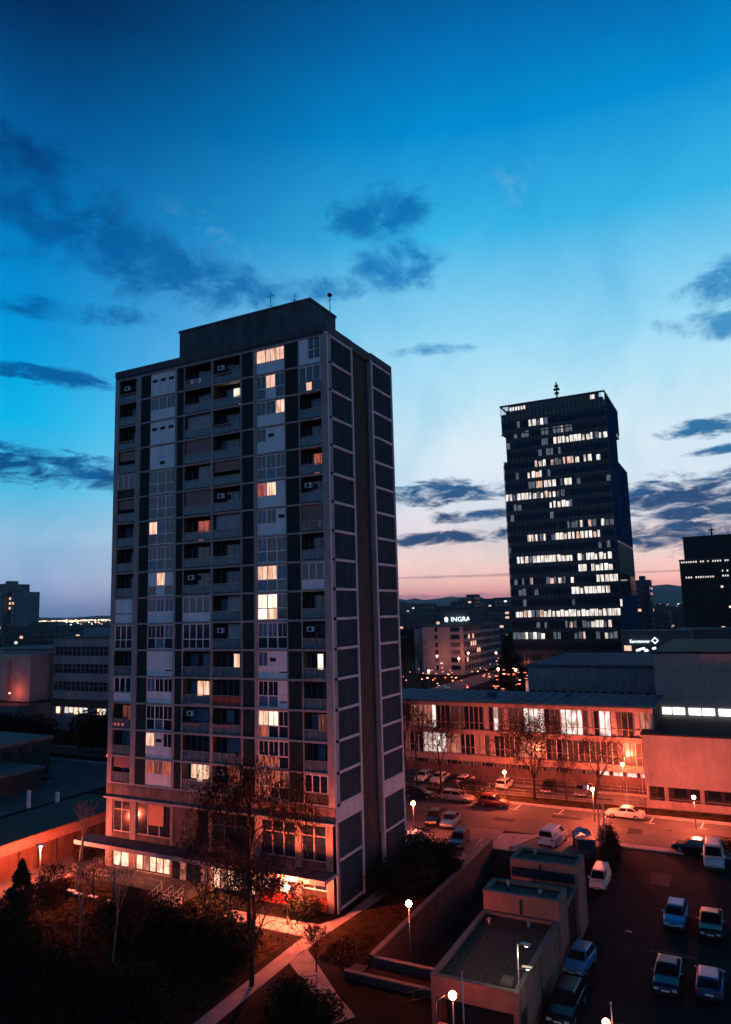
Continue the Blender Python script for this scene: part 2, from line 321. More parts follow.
for i_,(x,y,l_) in enumerate(((8.6,34.6,'round manhole cover in the lit street behind the white van'),(24.4,36.6,'round manhole cover in the lit street right of the cream saloon'),(23.6,6.5,'round manhole cover in the dark car park left of the pale blue hatchback'),(-1.0,24.2,'round manhole cover in the small car park'))):
    m_=MB(); m_.tube((0,0,0),(0,0,.03),.36,.34,MH,18); tag(m_.build('manhole_cover',None,(x,y,0)),l_,'manhole cover','manhole covers')

# ------------------------------------------------------------ the apartment tower (corner at the origin, front along -X)
FH=2.8; ZT=53.95; ZB=9.15; ZP=54.95; WF=28.4; DEP=15.0
T=thing('apartment_tower','tall dark concrete apartment tower with a grid of balconies and white panelled windows','apartment building')
rng=random.Random(4)
# columns, measured from the right corner towards -X: (u0,u1,kind)
bal=[(25.15,27.75),(14.4,18.05),(10.5,14.1),(.75,3.3)]
win=[(19.42,23.0),(5.0,8.48)]
pan=[(23.02,24.42),(18.1,19.1),(8.86,10.3),(3.32,4.98)]
wall=MB()
# core behind everything
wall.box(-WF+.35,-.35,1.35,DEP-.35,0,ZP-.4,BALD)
# side block masses with dark panels (side facade +X): block 1 Y 0..5.45, notch 5.45..9.6, block 2 9.6..15
def sideblock(ya,yb,xo):
    wall.box(-.66,xo-.12,ya+.02,yb-.02,0,ZP-.02,CLAD); wall.box(-3.0,-.67,max(ya+.02,1.36),yb-.02,0,ZP-.02,CLAD)
sideblock(0.0,5.45,0.0); sideblock(9.6,DEP,.13)
wall.box(-WF,-WF+3,0.02,5.4,0,ZP-.02,CLAD) if False else None
wall.box(-WF+.02,-WF+.4,1.3,DEP,0,ZP-.1,CLAD)
for a,b in pan: wall.box(-b,-a,.10,1.34,ZB,ZT,CLADG)
for a,b in win: wall.box(-b,-a,.55,1.34,ZB,ZT,CLADG)
# attic above the top floor
wall.box(-WF,-.02,.03,DEP-.1,ZT+.02,ZP,ROOFD)
wall.build('wall',T)
fr=MB()
# vertical piers on the front
for a,b in ((0,.70),(8.5,8.84),(19.12,19.40),(24.44,25.12),(27.78,WF),(14.12,14.38)):
    fr.box(-b,-a,(-.02 if b-a>.3 else .03),.9,ZB-1.4,ZT,CONC)
for a in (3.31,4.99,10.4,10.48,18.08): fr.box(-a-.06,-a+.06,.02,.5,ZB,ZT,CONC)
# floor bands on the front
for k in range(17):
    z=ZT-k*FH; fr.box(-WF+.02,-.03,.0,.62,z-.17,z+.02,CONC)
# deep edge beam below the flats
fr.box(-WF-.02,-.0,-.05,1.4,ZB-1.43,ZB-.17,mat('weathered_edge_beam',(.19,.165,.16),.95,.3,.8,streak=.45,spec=.05))
fr.box(-WF-.05,-.0,-.38,.3,ZB-1.62,ZB-1.44,CONC)
fr.build('concrete_frame',T)
SIDEC=mat('side_frame_lit_concrete',(.58,.58,.60),.9,.15,.8,streak=.15,spec=.1)  # paler copy of the tower concrete, the side face's light in its colour
sf=MB()
def sidegrid(ya,yb,xo,botz):
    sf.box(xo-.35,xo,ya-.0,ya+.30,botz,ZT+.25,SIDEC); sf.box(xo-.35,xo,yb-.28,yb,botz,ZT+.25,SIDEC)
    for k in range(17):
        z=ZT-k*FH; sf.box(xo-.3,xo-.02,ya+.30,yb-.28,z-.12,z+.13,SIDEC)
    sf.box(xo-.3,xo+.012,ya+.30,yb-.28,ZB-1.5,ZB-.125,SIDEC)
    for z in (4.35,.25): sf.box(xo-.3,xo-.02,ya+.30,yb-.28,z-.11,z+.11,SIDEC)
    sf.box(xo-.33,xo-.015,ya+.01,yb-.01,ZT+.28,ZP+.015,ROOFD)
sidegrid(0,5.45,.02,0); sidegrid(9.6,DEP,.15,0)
# notch between the side blocks: stub slabs, lighter fin
for k in range(17):
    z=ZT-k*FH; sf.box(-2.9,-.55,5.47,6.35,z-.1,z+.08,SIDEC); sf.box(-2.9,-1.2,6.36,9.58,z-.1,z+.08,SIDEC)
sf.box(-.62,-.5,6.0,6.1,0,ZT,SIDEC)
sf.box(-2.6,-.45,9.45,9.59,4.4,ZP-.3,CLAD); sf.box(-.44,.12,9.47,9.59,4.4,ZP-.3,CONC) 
sf.build('side_frame',T)
# balcony glazing in the notch
nb=MB(); nb.box(-1.9,-1.75,6.4,9.5,0,ZT,GLASS); nb.box(-.9,-.86,5.5,6.3,0,ZT,PARAG); nb.build('notch_glazing',T)
# roof house
rh=MB(); rh.box(-18.85,-1.85,.06,5.3,ZP+.01,ZP+2.9,ROOFD); rh.box(-18.95,-1.75,-.02,5.4,ZP+2.9,ZP+3.15,ROOFD)
rh.box(-12,-9,5.45,9,ZP+.01,ZP+2.2,ROOFD)
rh.build('roof_house',T)
par=MB(); par.box(-WF-.03,.06,-.06,.12,ZT+.3,ZP+.05,ROOFD); par.build('roof_parapet',T)

def antenna(x,y,z,h,lab,arms):
    m=MB(); m.tube((0,0,0),(0,0,h),.04,.03,DMETAL,6); m.box(-.15,.15,-.15,.15,0,.08,DMETAL)
    for zz,l in arms:
        m.tube((-l,0,zz),(l,0,zz),.02,.02,DMETAL,5)
        for s_ in (-.8,-.3,.3,.8): m.tube((s_*l,-.25,zz),(s_*l,.25,zz),.015,.015,DMETAL,4)
    tag(m.build('roof_antenna',None,(x,y,z)),lab,'antenna')
RZ=ZP+3.15
antenna(-9.3,4,RZ,4.0,'thin aerial mast in the middle of the apartment tower roof house',[(3.5,.5)])
antenna(-4.9,2,RZ,1.9,'short aerial, left of the close pair near the roof house corner',[(1.2,.25)])
antenna(-4.2,3,RZ,1.5,'shortest bare aerial at the roof house corner',[])
m=MB(); m.tube((0,0,0),(0,0,2.0),.05,.04,DMETAL,6); m.ball((0,0,2.15),.28,DMETAL,10,6,.8); m.tube((-.3,0,1.6),(.3,0,1.6),.02,.02,DMETAL,5)
tag(m.build('roof_antenna',None,(-2.1,4.6,RZ)),'mast with a round dish head at the right end of the roof house','antenna')

# windows of the two kitchen columns; three lights, upper and lower half
# states: g glass, l lit, b bright, d dim, p panel, s panel with slot, r red-lit
WL=['sss/ppp','ggg/ppp','sss/ppp','ppp/psp','ggg/ggg','ggg/ggg','lgg/ggg','ggg/ggg','pbp/gpg','ggg/ppp','ggg/ggg','ppp/ppS','ggg/ppp','ggg/ggg','bsg/ppp','rdr/ppp']
WR=['bbb/ppp','gbg/gpg','ggb/ppp','gsp/ppp','ggg/ggg','rbp/ppp','ggs/ppp','ggg/ggg','bbg/ggg','BBg/Bbg','ggg/ggg','gsp/ppS','ggp/ggS','bBg/rgg','ggg/rrg','drd/rdg']
def window(u0,u1,z0,z1,code,yf=.12):
    up,lo=code.split('/'); fm=MB(); pn=MB(); W_=u1-u0; n=len(up); cw=W_/n
    H=z1-z0; zm=z0+H*.44
    def X(u): return -(u1-u)   # left to right
    fm.box(-u1,-u0,yf+.06,yf+.40,z0,z1,SLOT)
    for i in range(n+1): 
        x=X(i*cw); fm.box(max(x-.05,-u1),min(x+.05,-u0),yf-.02,yf+.05,z0,z1,WFRM)
    for z in (z0+.03,zm,z1-.05): fm.box(-u1+.01,-u0-.01,yf-.015,yf+.045,z-.045,z+.045,WFRM)
    for half,(za,zb) in ((up,(zm,z1)),(lo,(z0,zm))):
        for i,c in enumerate(half):
            xa,xb=X(i*cw)+.05,X((i+1)*cw)-.05
            if c in 'psS':
                fm.box(xa,xb,yf,yf+.055,za+.045,zb-.045,WPAN)
                if c=='s': fm.box(xa+.18,xb-.18,yf-.012,yf-.002,za+.45,za+.8,SLOT)
                if c=='S': fm.box(xa+.1,xb-.1,yf-.012,yf-.002,za+.5,za+.62,SLOT)
            else:
                mt={'g':rng.choice([GLASS,GLASS,NETC]),'l':ROOMW,'b':ROOMW,'B':ROOMB,'d':ROOMD,'r':ROOMR}[c]
                pn.box(xa,xb,yf+.03,yf+.05,za+.04,zb-.04,mt)
                if cw>.9 and half is up: fm.box((xa+xb)/2-.02,(xa+xb)/2+.02,yf+.0,yf+.028,za+.04,zb-.04,WFRM)
    o=fm.build('window',T)
    if pn.v: pn.build('pane',o)
    return o
for ci,(codes,(a,b)) in enumerate(((WL,win[0]),(WR,win[1]))):
    for k in range(16):
        z1=ZT-k*FH-.19; z0=z1-FH+.24
        window(a,b,z0,z1,codes[k])
# balconies
BA=['o','o','o','k','e','k','o','o','o','P','E','o','w','R','o','k']
BB=['o','o','c','K','d','K','r','o','o','w','E','g','L','o','o','B']
BC=['o','b','o','o','k','o','c','o','o','d','d','q','Q','o','o','r']
BD=['m','n','o','o','r','o','K','o','w','o','o','v','o','t','o','e']
def balcony(u0,u1,k,st_):
    z0=ZT-(k+1)*FH+.02; z1=ZT-k*FH-.17; m=MB(); xl,xr=-u1,-u0; W_=u1-u0
    # recess: side cheeks, soffit, floor, back wall
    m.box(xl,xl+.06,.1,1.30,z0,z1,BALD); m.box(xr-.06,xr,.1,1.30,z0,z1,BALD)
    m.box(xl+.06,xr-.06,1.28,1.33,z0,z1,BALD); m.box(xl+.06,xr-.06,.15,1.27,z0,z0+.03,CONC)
    if st_ in 'cd': m.box(xl+.08,xr-.08,.50,.54,z0+1.05,z1-.02,CURT) if st_=='c' else m.box(xl+W_*.45,xr-.1,.6,.64,z0+1.0,z1-.1,CURT)
    if st_ in 'kK': m.box(xl+.08,xr-.08,.22,.27,z0+(1.5 if st_=='k' else 1.05),z1-.02,BLIND)
    o=m.build('balcony',T)
    # door and window at the back
    dm=MB(); lit={'b':ROOMB,'r':ROOMR,'R':ROOMD,'L':ROOMW,'B':ROOMW,'q':ROOMW,'v':ROOMB,'t':ROOMD,'g':GLASS,'n':ROOMW}.get(st_,GLASS)
    xa=xl+.25; xb=xr-.25; n=max(3,int(W_/.75)); cw=(xb-xa)/n
    if st_=='v': rngs={1}
    elif st_=='b': rngs={2,3}
    elif st_=='q': rngs={2}
    elif st_=='r': rngs=set(range(1,n))
    elif st_ in 'L': rngs=set(range(1,n))
    elif st_=='n': rngs={1}
    elif st_=='t': rngs={1,2}
    else: rngs=set(range(n))
    for i in range(n):
        mt=lit if i in rngs and lit is not GLASS else rng.choice([GLASS,GLASS,NETC])
        dm.box(xa+i*cw+.04,xa+(i+1)*cw-.04,1.22,1.27,z0+(.15 if i%2 else .9),z1-.35,mt)
        dm.box(xa+i*cw-.03,xa+i*cw+.03,1.19,1.275,z0+.1,z1-.3,mat('balcony_frame',(.22,.20,.20),.7,.2,2))
    dm.build('balcony_door',o)
    if st_ in 'EwPemn':
        f=MB(); 
        if st_=='P': f.box(xl+.02,xr-.02,.06,.12,z0+1.08,z1,WPAN); f.box(xl+.02,xr-.02,.05,.12,z0+.04,z0+1.0,WPAN)
        elif st_=='m':
            f.box(xl+.02,xl+W_*.42,.05,.11,z0+.05,z1,WPAN); f.box(xl+W_*.42,xr-.02,.05,.11,z0+.05,z0+.5,WPAN)
            for i in range(3): x=xl+W_*(.45+i*.27); f.box(x-.04,x+.04,.04,.11,z0+.5,z1,WFRM)
            f.box(xl+W_*.42,xr-.02,.04,.10,z0+1.4,z0+1.48,WFRM); f.box(xl+W_*.45,xr-.05,.12,.15,z0+.5,z1,GLASS)
        else:
            lowm=WPAN if st_ in 'w' else (GLASS if st_ in 'En' else BALD)
            f.box(xl+.02,xr-.02,.06,.12,z0+.04,z0+1.0,lowm)
            f.box(xl+.05,xr-.05,.12,.15,z0+1.0,z1,GLASS)
            nn=4 if W_>3 else 3
            for i in range(nn+1): x=xl+.04+(W_-.08)*i/nn; f.box(x-.045,x+.045,.04,.13,z0+(.04 if st_=='E' else 1.0),z1,WFRM)
            for z in (z0+1.02,z1-.05,z0+(.08 if st_=='E' else 1.0)): f.box(xl+.02,xr-.02,.035,.13,z-.04,z+.04,WFRM)
            if st_=='n': f.box(xl+.9,xl+1.5,.03,.058,z0+.1,z0+.9,ROOMW)
        f.build('glazing',o)
    else:
        r_=MB(); pm={'K':PARAG,'Q':REDP,'L':PARAG}.get(st_,PARAG)
        r_.box(xl+.04,xr-.04,.10,.13,z0+.12,z0+.92,pm)
        r_.box(xl+.01,xr-.01,.06,.14,z0+.97,z0+1.03,RAILM)
        nn=4
        for i in range(nn+1): x=xl+.04+(W_-.08)*i/nn; r_.box(x-.02,x+.02,.07,.098,z0+.02,z0+.97,RAILM)
        if st_=='R':
            for x in (.2,.7,1.3): r_.box(xl+x,xl+x+.3,.05,.068,z0+.25,z0+.55,ROOMR)
        r_.build('railing',o)
    hsh=(k*13+int(u0*3)*7)%11
    if st_ in 'okKrR' and hsh in (1,4,8):
        a=MB(); rq=random.Random(k*31+int(u0))
        if hsh==4:
            for i in range(4):
                xa=xl+.3+i*.55; h_=rq.uniform(.35,.7); a.box(xa,xa+.4,.02,.045,z0+.98-h_,z0+.98,rq.choice([CURT,REDP,WPAN,BLIND]))
            a.build('laundry',o)
        else:
            for i in range(3):
                xa=xl+.25+i*.75
                a.box(xa,xa+.55,-.13,.045,z0+.8,z0+.96,BLIND)
                for _ in range(26):
                    p=Vector((xa+rq.uniform(0,.55),rq.uniform(-.16,.03),z0+.97+rq.uniform(0,.3))); a.add([p,p+Vector((.09,0,.03)),p+Vector((.03,.05,.12))],[(0,1,2)],LEAF)
            a.build('plant_box',o)
    if (k*7+int(u0))%5==0:
        a=MB(); a.box(xl+.2,xl+.95,.55,.85,z0+1.6,z0+2.1,WPAN); a.tube((xl+.57,.54,z0+1.85),(xl+.57,.548,z0+1.85),.2,.2,SLOT,12); a.build('air_conditioner',o)
for codes,(a,b) in zip((BA,BB,BC,BD),bal):
    for k in range(16): balcony(a,b,k,codes[k])

# lower two storeys
LOWC=mat('dark_lower_render',(.12,.10,.10),.95,.3,.7,streak=.35,spec=.05)
lw=MB()
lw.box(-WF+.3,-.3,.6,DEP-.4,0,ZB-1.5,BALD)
Z0,Z1=4.15,7.35
for a,b in ((0,1.05),(3.75,4.35),(8.3,8.9),(19.1,19.45),(24.15,25.0),(27.5,WF),(14.1,14.5)):
    lw.box(-b,-a,.0,.6,0.0,ZB-1.44,mat('lower_pier',(.27,.24,.235),.95,.25,1.0,streak=.35))
lw.box(-19.1,-16.2,.05,.59,0,ZB-1.45,LOWC)
lw.box(-WF+.01,-.01,.02,.59,3.55,4.14,LOWC); lw.box(-WF+.01,-.01,.03,.59,Z1,ZB-1.45,LOWC)
lw.box(-8.29,-1.06,.06,.58,0,.85,REDP); lw.box(-27.49,-19.46,.04,.58,-.0,.62,CONC)
lw.build('lower_wall',T)
def bigwin(u0,u1,z0,z1,cols,trans,mats,fm=WFRM,yf=.18,fw_=.06):
    f=MB(); p=MB(); n=cols; cw=(u1-u0)/n
    for i in range(n+1):
        x=-u1+i*cw; f.box(max(x-fw_,-u1),min(x+fw_,-u0),yf-.05,yf+.05,z0,z1,fm)
    for z in (z0+.05,z1-.05)+((trans,) if trans else ()): f.box(-u1+.01,-u0-.01,yf-.045,yf+.045,z-.05,z+.05,fm)
    for i in range(n):
        p.box(-u1+i*cw+fw_,-u1+(i+1)*cw-fw_,yf+.0,yf+.03,z0+.1,z1-.1,mats[i%len(mats)])
    o=f.build('window',T); p.build('pane',o)
DK=[GLASS]
FRP=mat('pinkish_window_frame',(.42,.34,.32),.6,.15,2)
bigwin(25.05,27.45,Z0,Z1,2,6.4,DK,FRP); bigwin(19.5,24.1,Z0,Z1,3,None,[GLASS],FRP)
ob=MB(); ob.box(-22.4,-20.4,.08,.12,Z0+1.1,Z1-.1,mat('orange_blind',(.55,.28,.18),.9,.1,3)); ob.build('blind',T)
bigwin(10.0,14.0,Z0,Z1,3,6.2,DK,DMETAL); bigwin(4.4,8.25,Z0,Z1,3,6.3,DK,FRP); bigwin(1.1,3.7,Z0,Z1,2,6.35,DK,FRP)
bigwin(25.1,27.4,.65,2.9,2,None,[SHOPL],DMETAL); bigwin(19.5,24.1,.65,2.9,5,None,[SHOPL,CLASSR,SHOPL,SHOPL,SHOPL],DMETAL)
bigwin(14.55,19.0,.2,2.9,5,None,[GLASS,CLASSR,GLASS,GLASS,CLASSR],DMETAL,.0)
bigwin(8.95,14.05,.2,2.9,6,None,[SHOPL,CLASSR,SHOPL],DMETAL,.3)
bigwin(4.4,8.25,.9,3.2,4,None,[SHOPL,ROOMD],DMETAL,.3); bigwin(1.1,3.7,1.7,2.7,2,None,[ROOMD,GLASS],WFRM,.2)
cn=MB(); cn.box(-30.3,.15,-2.4,-.01,3.28,3.52,CONC); cn.box(-30.36,.2,-2.46,-2.405,3.2,3.6,CONC); cn.box(-30.2,.05,-2.3,-.02,3.53,3.56,ROOFD)
cn.box(-30.36,-30.305,-2.4,0,3.2,3.6,CONC); cn.build('entrance_canopy',T)
# raised terrace with railings and stairs
te=MB(); te.box(-29.6,-14.6,-3.4,-.01,.0,.55,mat('terrace_slab',(.06,.052,.048),.95,.5,1.2,streak=.4))
te.build('terrace',T)
tr=MB()
def rail(m,a,b,h=1.0,n=6,mt=RAILM,r=.028):
    a=Vector(a);b=Vector(b)
    for f_ in (1,.5): m.tube(a+Vector((0,0,h*f_)),b+Vector((0,0,h*f_)),r,r,mt,5)
    for i in range(n+1):
        p=a.lerp(b,i/n); m.tube(p,p+Vector((0,0,h)),r,r,mt,5)
rail(tr,(-29.5,-3.35,.55),(-17.4,-3.35,.55),1.0,10)
tr.build('terrace_railing',T)
stp=MB()
for i in range(5): stp.box(-17.2,-14.7,-3.45-.34*(i+1),-3.45-.34*i,0,.55-.11*(i+.5),CONC)
stp.build('entrance_steps',T)
sr=MB(); 
for x in (-17.25,-15.9,-14.7): rail(sr,(x,-3.4,.5),(x,-5.3,0),1.0,3)
sr.build('stair_railing',T)
light(-22,-1.4,3.05,420,.1,(1,.25,.14),'canopy_light',T); light(-12,-1.4,3.05,1500,.1,(1,.28,.16),'canopy_light',T)
light(-26.5,-1.4,3.05,220,.1,(1,.25,.14),'canopy_light',T)

# ------------------------------------------------------------ office tower
OX0,OX1,OY0,OY1=-32.6,1.9,177.0,210.0
O=thing('office_tower','very tall dark glass office tower with scattered rows of lit windows','office building',(0,0,0))
ob=MB()
ob.box(OX0+.1,OX1-.1,OY0+.25,OY1+12,0,75.8,TSPAN)          # lower shaft, deeper than the head
ob.box(OX0+1.2,OX1-.1,OY0+.25,OY1-11,75.8,85.4,TSPAN)
ob.box(OX0-.1,OX1-.1,OY0+.25,OY1-3,85.4,92.6,TSPAN)
ob.build('tower_core',O)
TSIDE=mat('office_side_glass_reflection',(.018,.055,.11),.75,.4,.1,spec=0)  # matte, with the dark blue sky reflection put into its colour
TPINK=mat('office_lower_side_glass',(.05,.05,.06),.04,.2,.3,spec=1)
gl=MB()   # floor-height glass ribbons and spandrels, side face
zf=[88.3-3.55*k for k in range(24)]
for zc in zf:
    if zc<3: continue
    xl=OX0-.1 if zc>85.4 or zc<75.8 else OX0+1.2
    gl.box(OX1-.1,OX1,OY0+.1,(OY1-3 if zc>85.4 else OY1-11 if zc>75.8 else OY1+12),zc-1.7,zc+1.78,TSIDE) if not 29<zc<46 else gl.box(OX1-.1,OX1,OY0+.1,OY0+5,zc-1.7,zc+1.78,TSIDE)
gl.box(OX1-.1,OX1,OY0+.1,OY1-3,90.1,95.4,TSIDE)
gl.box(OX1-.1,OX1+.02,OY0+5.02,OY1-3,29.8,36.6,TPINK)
gl.build('side_glazing',O)
# notch near the foot of the right face
nc=MB(); nc.box(OX1-.095,OX1-.03,OY0+5.05,OY1+11.9,36.7,46.7,SLOT); nc.build('side_recess',O)
mu=MB()
for zc in zf:
    if zc<3: continue
    xl=OX0-.1 if zc>85.4 or zc<75.8 else OX0+1.2
    mu.box(xl,OX1,OY0-.06,OY0+.1,zc+1.72,zc+1.88,TMUL)
NW=26; WX0=OX0; cwx=(OX1-OX0)/NW
for i in range(NW+1):
    x=WX0+i*cwx; mu.box(x-.06,x+.06,OY0-.1,OY0+.08,3,95.4 if i>0 else 75,TMUL)
# crown: open frame
mu.box(OX0-.3,OX1+.1,OY0-.12,OY0+.15,95.2,95.8,TMUL); mu.box(OX0-.3,OX1+.1,OY0-.12,OY0+.12,85.1,85.5,TMUL)
mu.box(OX1-.1,OX1+.1,OY0,OY1-3,95.2,95.8,TMUL); mu.box(OX0-.3,OX0-.0,OY0,OY1-3,95.2,95.8,TMUL)
mu.box(OX0+2.9,OX1-1.7,OY0+.02,OY0+.2,92.4,95.2,TSPAN)
for i in range(7): mu.box(OX0-.25+i*.5,OX0-.15+i*.5,OY0-.02,OY0+.1,92,95.3,TMUL)
mu.box(OX0+1,OX1-1,OY0+3,OY1-5,92.6,94.6,TSPAN)
mu.build('mullions',O)
am=MB(); MX,MZ=-15.0,104.0; am.tube((MX,186,92.6),(MX,186,MZ),.4,.22,DMETAL,6)
for dz,l in ((4,.7),(2.6,1.0),(1.4,.6)): am.box(MX-l,MX+l,185.7,186.3,MZ-dz-.5,MZ-dz+.3,DMETAL)
am.build('antenna_mast',O)
LIT=[(88.3,-23.0,-17.7,2),(84.5,-19.6,-15.7,0),(83.7,-14.0,-12.3,2),(84.0,-25.6,-23.1,0),(81.5,-14.9,-10.8,2),(80.9,-10.6,1.8,2),(77.8,-20.0,-15.6,0),(74.4,-21.8,-17.7,2),(74.5,-15.8,-7.8,1),(73.3,-6.4,-4.1,1),(74.1,-2.3,-.9,1),(70.8,-25,-19.7,2),(67.2,-12.6,-10.4,2),(67.2,-24,-15.1,1),(64,-32,-30.7,2),(63.8,-29.2,-14.8,2),(59.9,-17.8,-9.7,2),(60,-29.6,-27.9,1),(52.9,-12.4,-7.8,1),(52.3,-5.5,-4.3,1),(52,-1.9,-.7,1),(49.1,-15.9,-1.9,2),(48.9,-21.7,-19.1,1),(49.2,-25.6,-22.7,1),(45.3,-2.1,-1,0),(42.4,-29.4,-11.3,2),(42,-10.4,-7.6,1),(42,-6.9,.4,2),(38.4,-9.6,-7.6,1),(38.3,-6.4,.2,2),(35,-4,2,2),(35.3,-28.8,-27.9,1),(35.2,-25.7,-24.5,1),(34.9,-19.4,-14.7,1),(34.6,-12.6,-11.5,1),(31.4,-12.9,-1.5,2),(30.7,-28.1,-26.2,0),(24.5,-30.9,-22.2,1),(24.3,-22.2,2,2),(20.4,-8.3,-6.8,2),(20.4,-6.3,-.6,1),(19.9,-23.5,-20.1,0),(19.8,-13.6,-12,1),(16.9,-31.9,-22,1),(16.9,-20.8,-17,0),(17,-11.5,-9.3,1),(16.9,-2.6,.9,1)]
cells={}
for z,a,b,q in LIT:
    k=round((88.3-z)/3.55)
    for i in range(NW):
        xc=WX0+(i+.5)*cwx
        if a-.3<=xc<=b+.3: cells[(k,i)]=max(q,cells.get((k,i),0))
rng=random.Random(9); wins=[]
for k,zc in enumerate(zf):
    if zc<3: continue
    for i in range(NW):
        if i==0 and 75.8<zc<85.4: continue
        q=cells.get((k,i))
        if q is None and rng.random()<(.30 if any((k,i+d_) in cells for d_ in (-2,-1,1,2)) else .04): q=0
        wins.append((q if q is not None else -1,k,i,zc))
wins.sort(key=lambda t:-t[0])
cl_=MB()
for i_ in range(6): cl_.box(-29.4+i_*.95,-28.8+i_*.95,OY0-.14,OY0-.1,93.5,94.7,OFFL)
cl_.box(-2.6,-1.2,OY0-.14,OY0-.1,93.4,94.8,OFFL); cl_.build('crown_lights',O)
rest=MB()
for n,(q,k,i,zc) in enumerate(wins):
    xa=WX0+i*cwx+.10; xb=xa+cwx-.20; mt=TGLASS
    if q>=0:
        r_=rng.random(); mt=(OFFL if r_<.86 else OFFL2 if r_<.92 else OFFD) if q==2 else (OFFL if r_<.42 else OFFL2 if r_<.6 else OFFD) if q==1 else (OFFD if r_<.7 else TGLASS)
    m=rest if n>=100 else MB()
    top=zc+1.15 if q<0 else zc+rng.choice([1.2,1.2,.8]); bot=zc-.9 if q<0 else zc-.95
    m.box(xa,xb-(.0 if q<0 else rng.choice([0,0,.25,.5])),OY0+.0,OY0+.1,bot,top,mt)
    if n<100: m.build('lit_window' if q>=0 else 'window',O)
r_=rest.build('window_rows',O); r_['kind']='stuff'
m=MB(); m.box(OX1-.05,OX1+.03,OY0+.4,OY0+5,26.2,28.4,OFFL); m.build('side_window',O)

# ------------------------------------------------------------ generic buildings
SIGNW=mat('sign_block_wall',(.42,.36,.35),.9,.15,.2,streak=.15)
def farb(name,label,cat,x0,x1,y0,y1,h,wallm=FARB,wins=None,group=None,seed=1,litp=.06,fx=3.2,fz=3.1,roof=True,parts=False,glassm=None,z0=0,litm=None):
    rg=random.Random(seed); cx,cy=(x0+x1)/2,(y0+y1)/2
    o=thing(name,label,cat,(cx,cy,0),0,group); hx,hy=(x1-x0)/2,(y1-y0)/2
    m=MB(); m.box(-hx,hx,-hy,hy,0,h,wallm); m.build('wall',o)
    r_=MB(); r_.box(-hx-.2,hx+.2,-hy-.2,hy+.2,h,h+.5,ROOFD)
    if roof: r_.box(-hx*.4,hx*.3,-hy*.5,hy*.5,h+.5,h+min(3,h*.15),wallm)
    r_.build('roof',o)
    dk=MB(); lt=MB()
    nf=int((h-z0)/fz); ncx=int(2*hx/fx); ncy=int(2*hy/fx)
    for k in range(nf):
        z=z0+k*fz+.9
        for face in ((0,ncx),(1,ncy),(2,ncy)):
            for i in range(face[1]):
                l=rg.random()<litp; m=lt if l else dk; mt=(rg.choice(litm) if litm else rg.choice([ROOMW,OFFL,ROOMW])) if l else (glassm or GLASS)
                if face[0]==0:
                    a=-hx+(i+.2)*2*hx/ncx; m.box(a,a+fx*.62,-hy-.06,-hy-.01,z,z+1.5,mt)
                elif face[0]==1:
                    a=-hy+(i+.2)*2*hy/ncy; m.box(hx+.01,hx+.06,a,a+fx*.62,z,z+1.5,mt)
                elif l:
                    a=-hy+(i+.2)*2*hy/ncy; m.box(-hx-.06,-hx-.01,a,a+fx*.62,z,z+1.5,mt)
    for m,n_ in ((dk,'windows'),(lt,'lit_windows')):
        if m.v: q=m.build(n_,o); q['kind']='stuff'
    return o
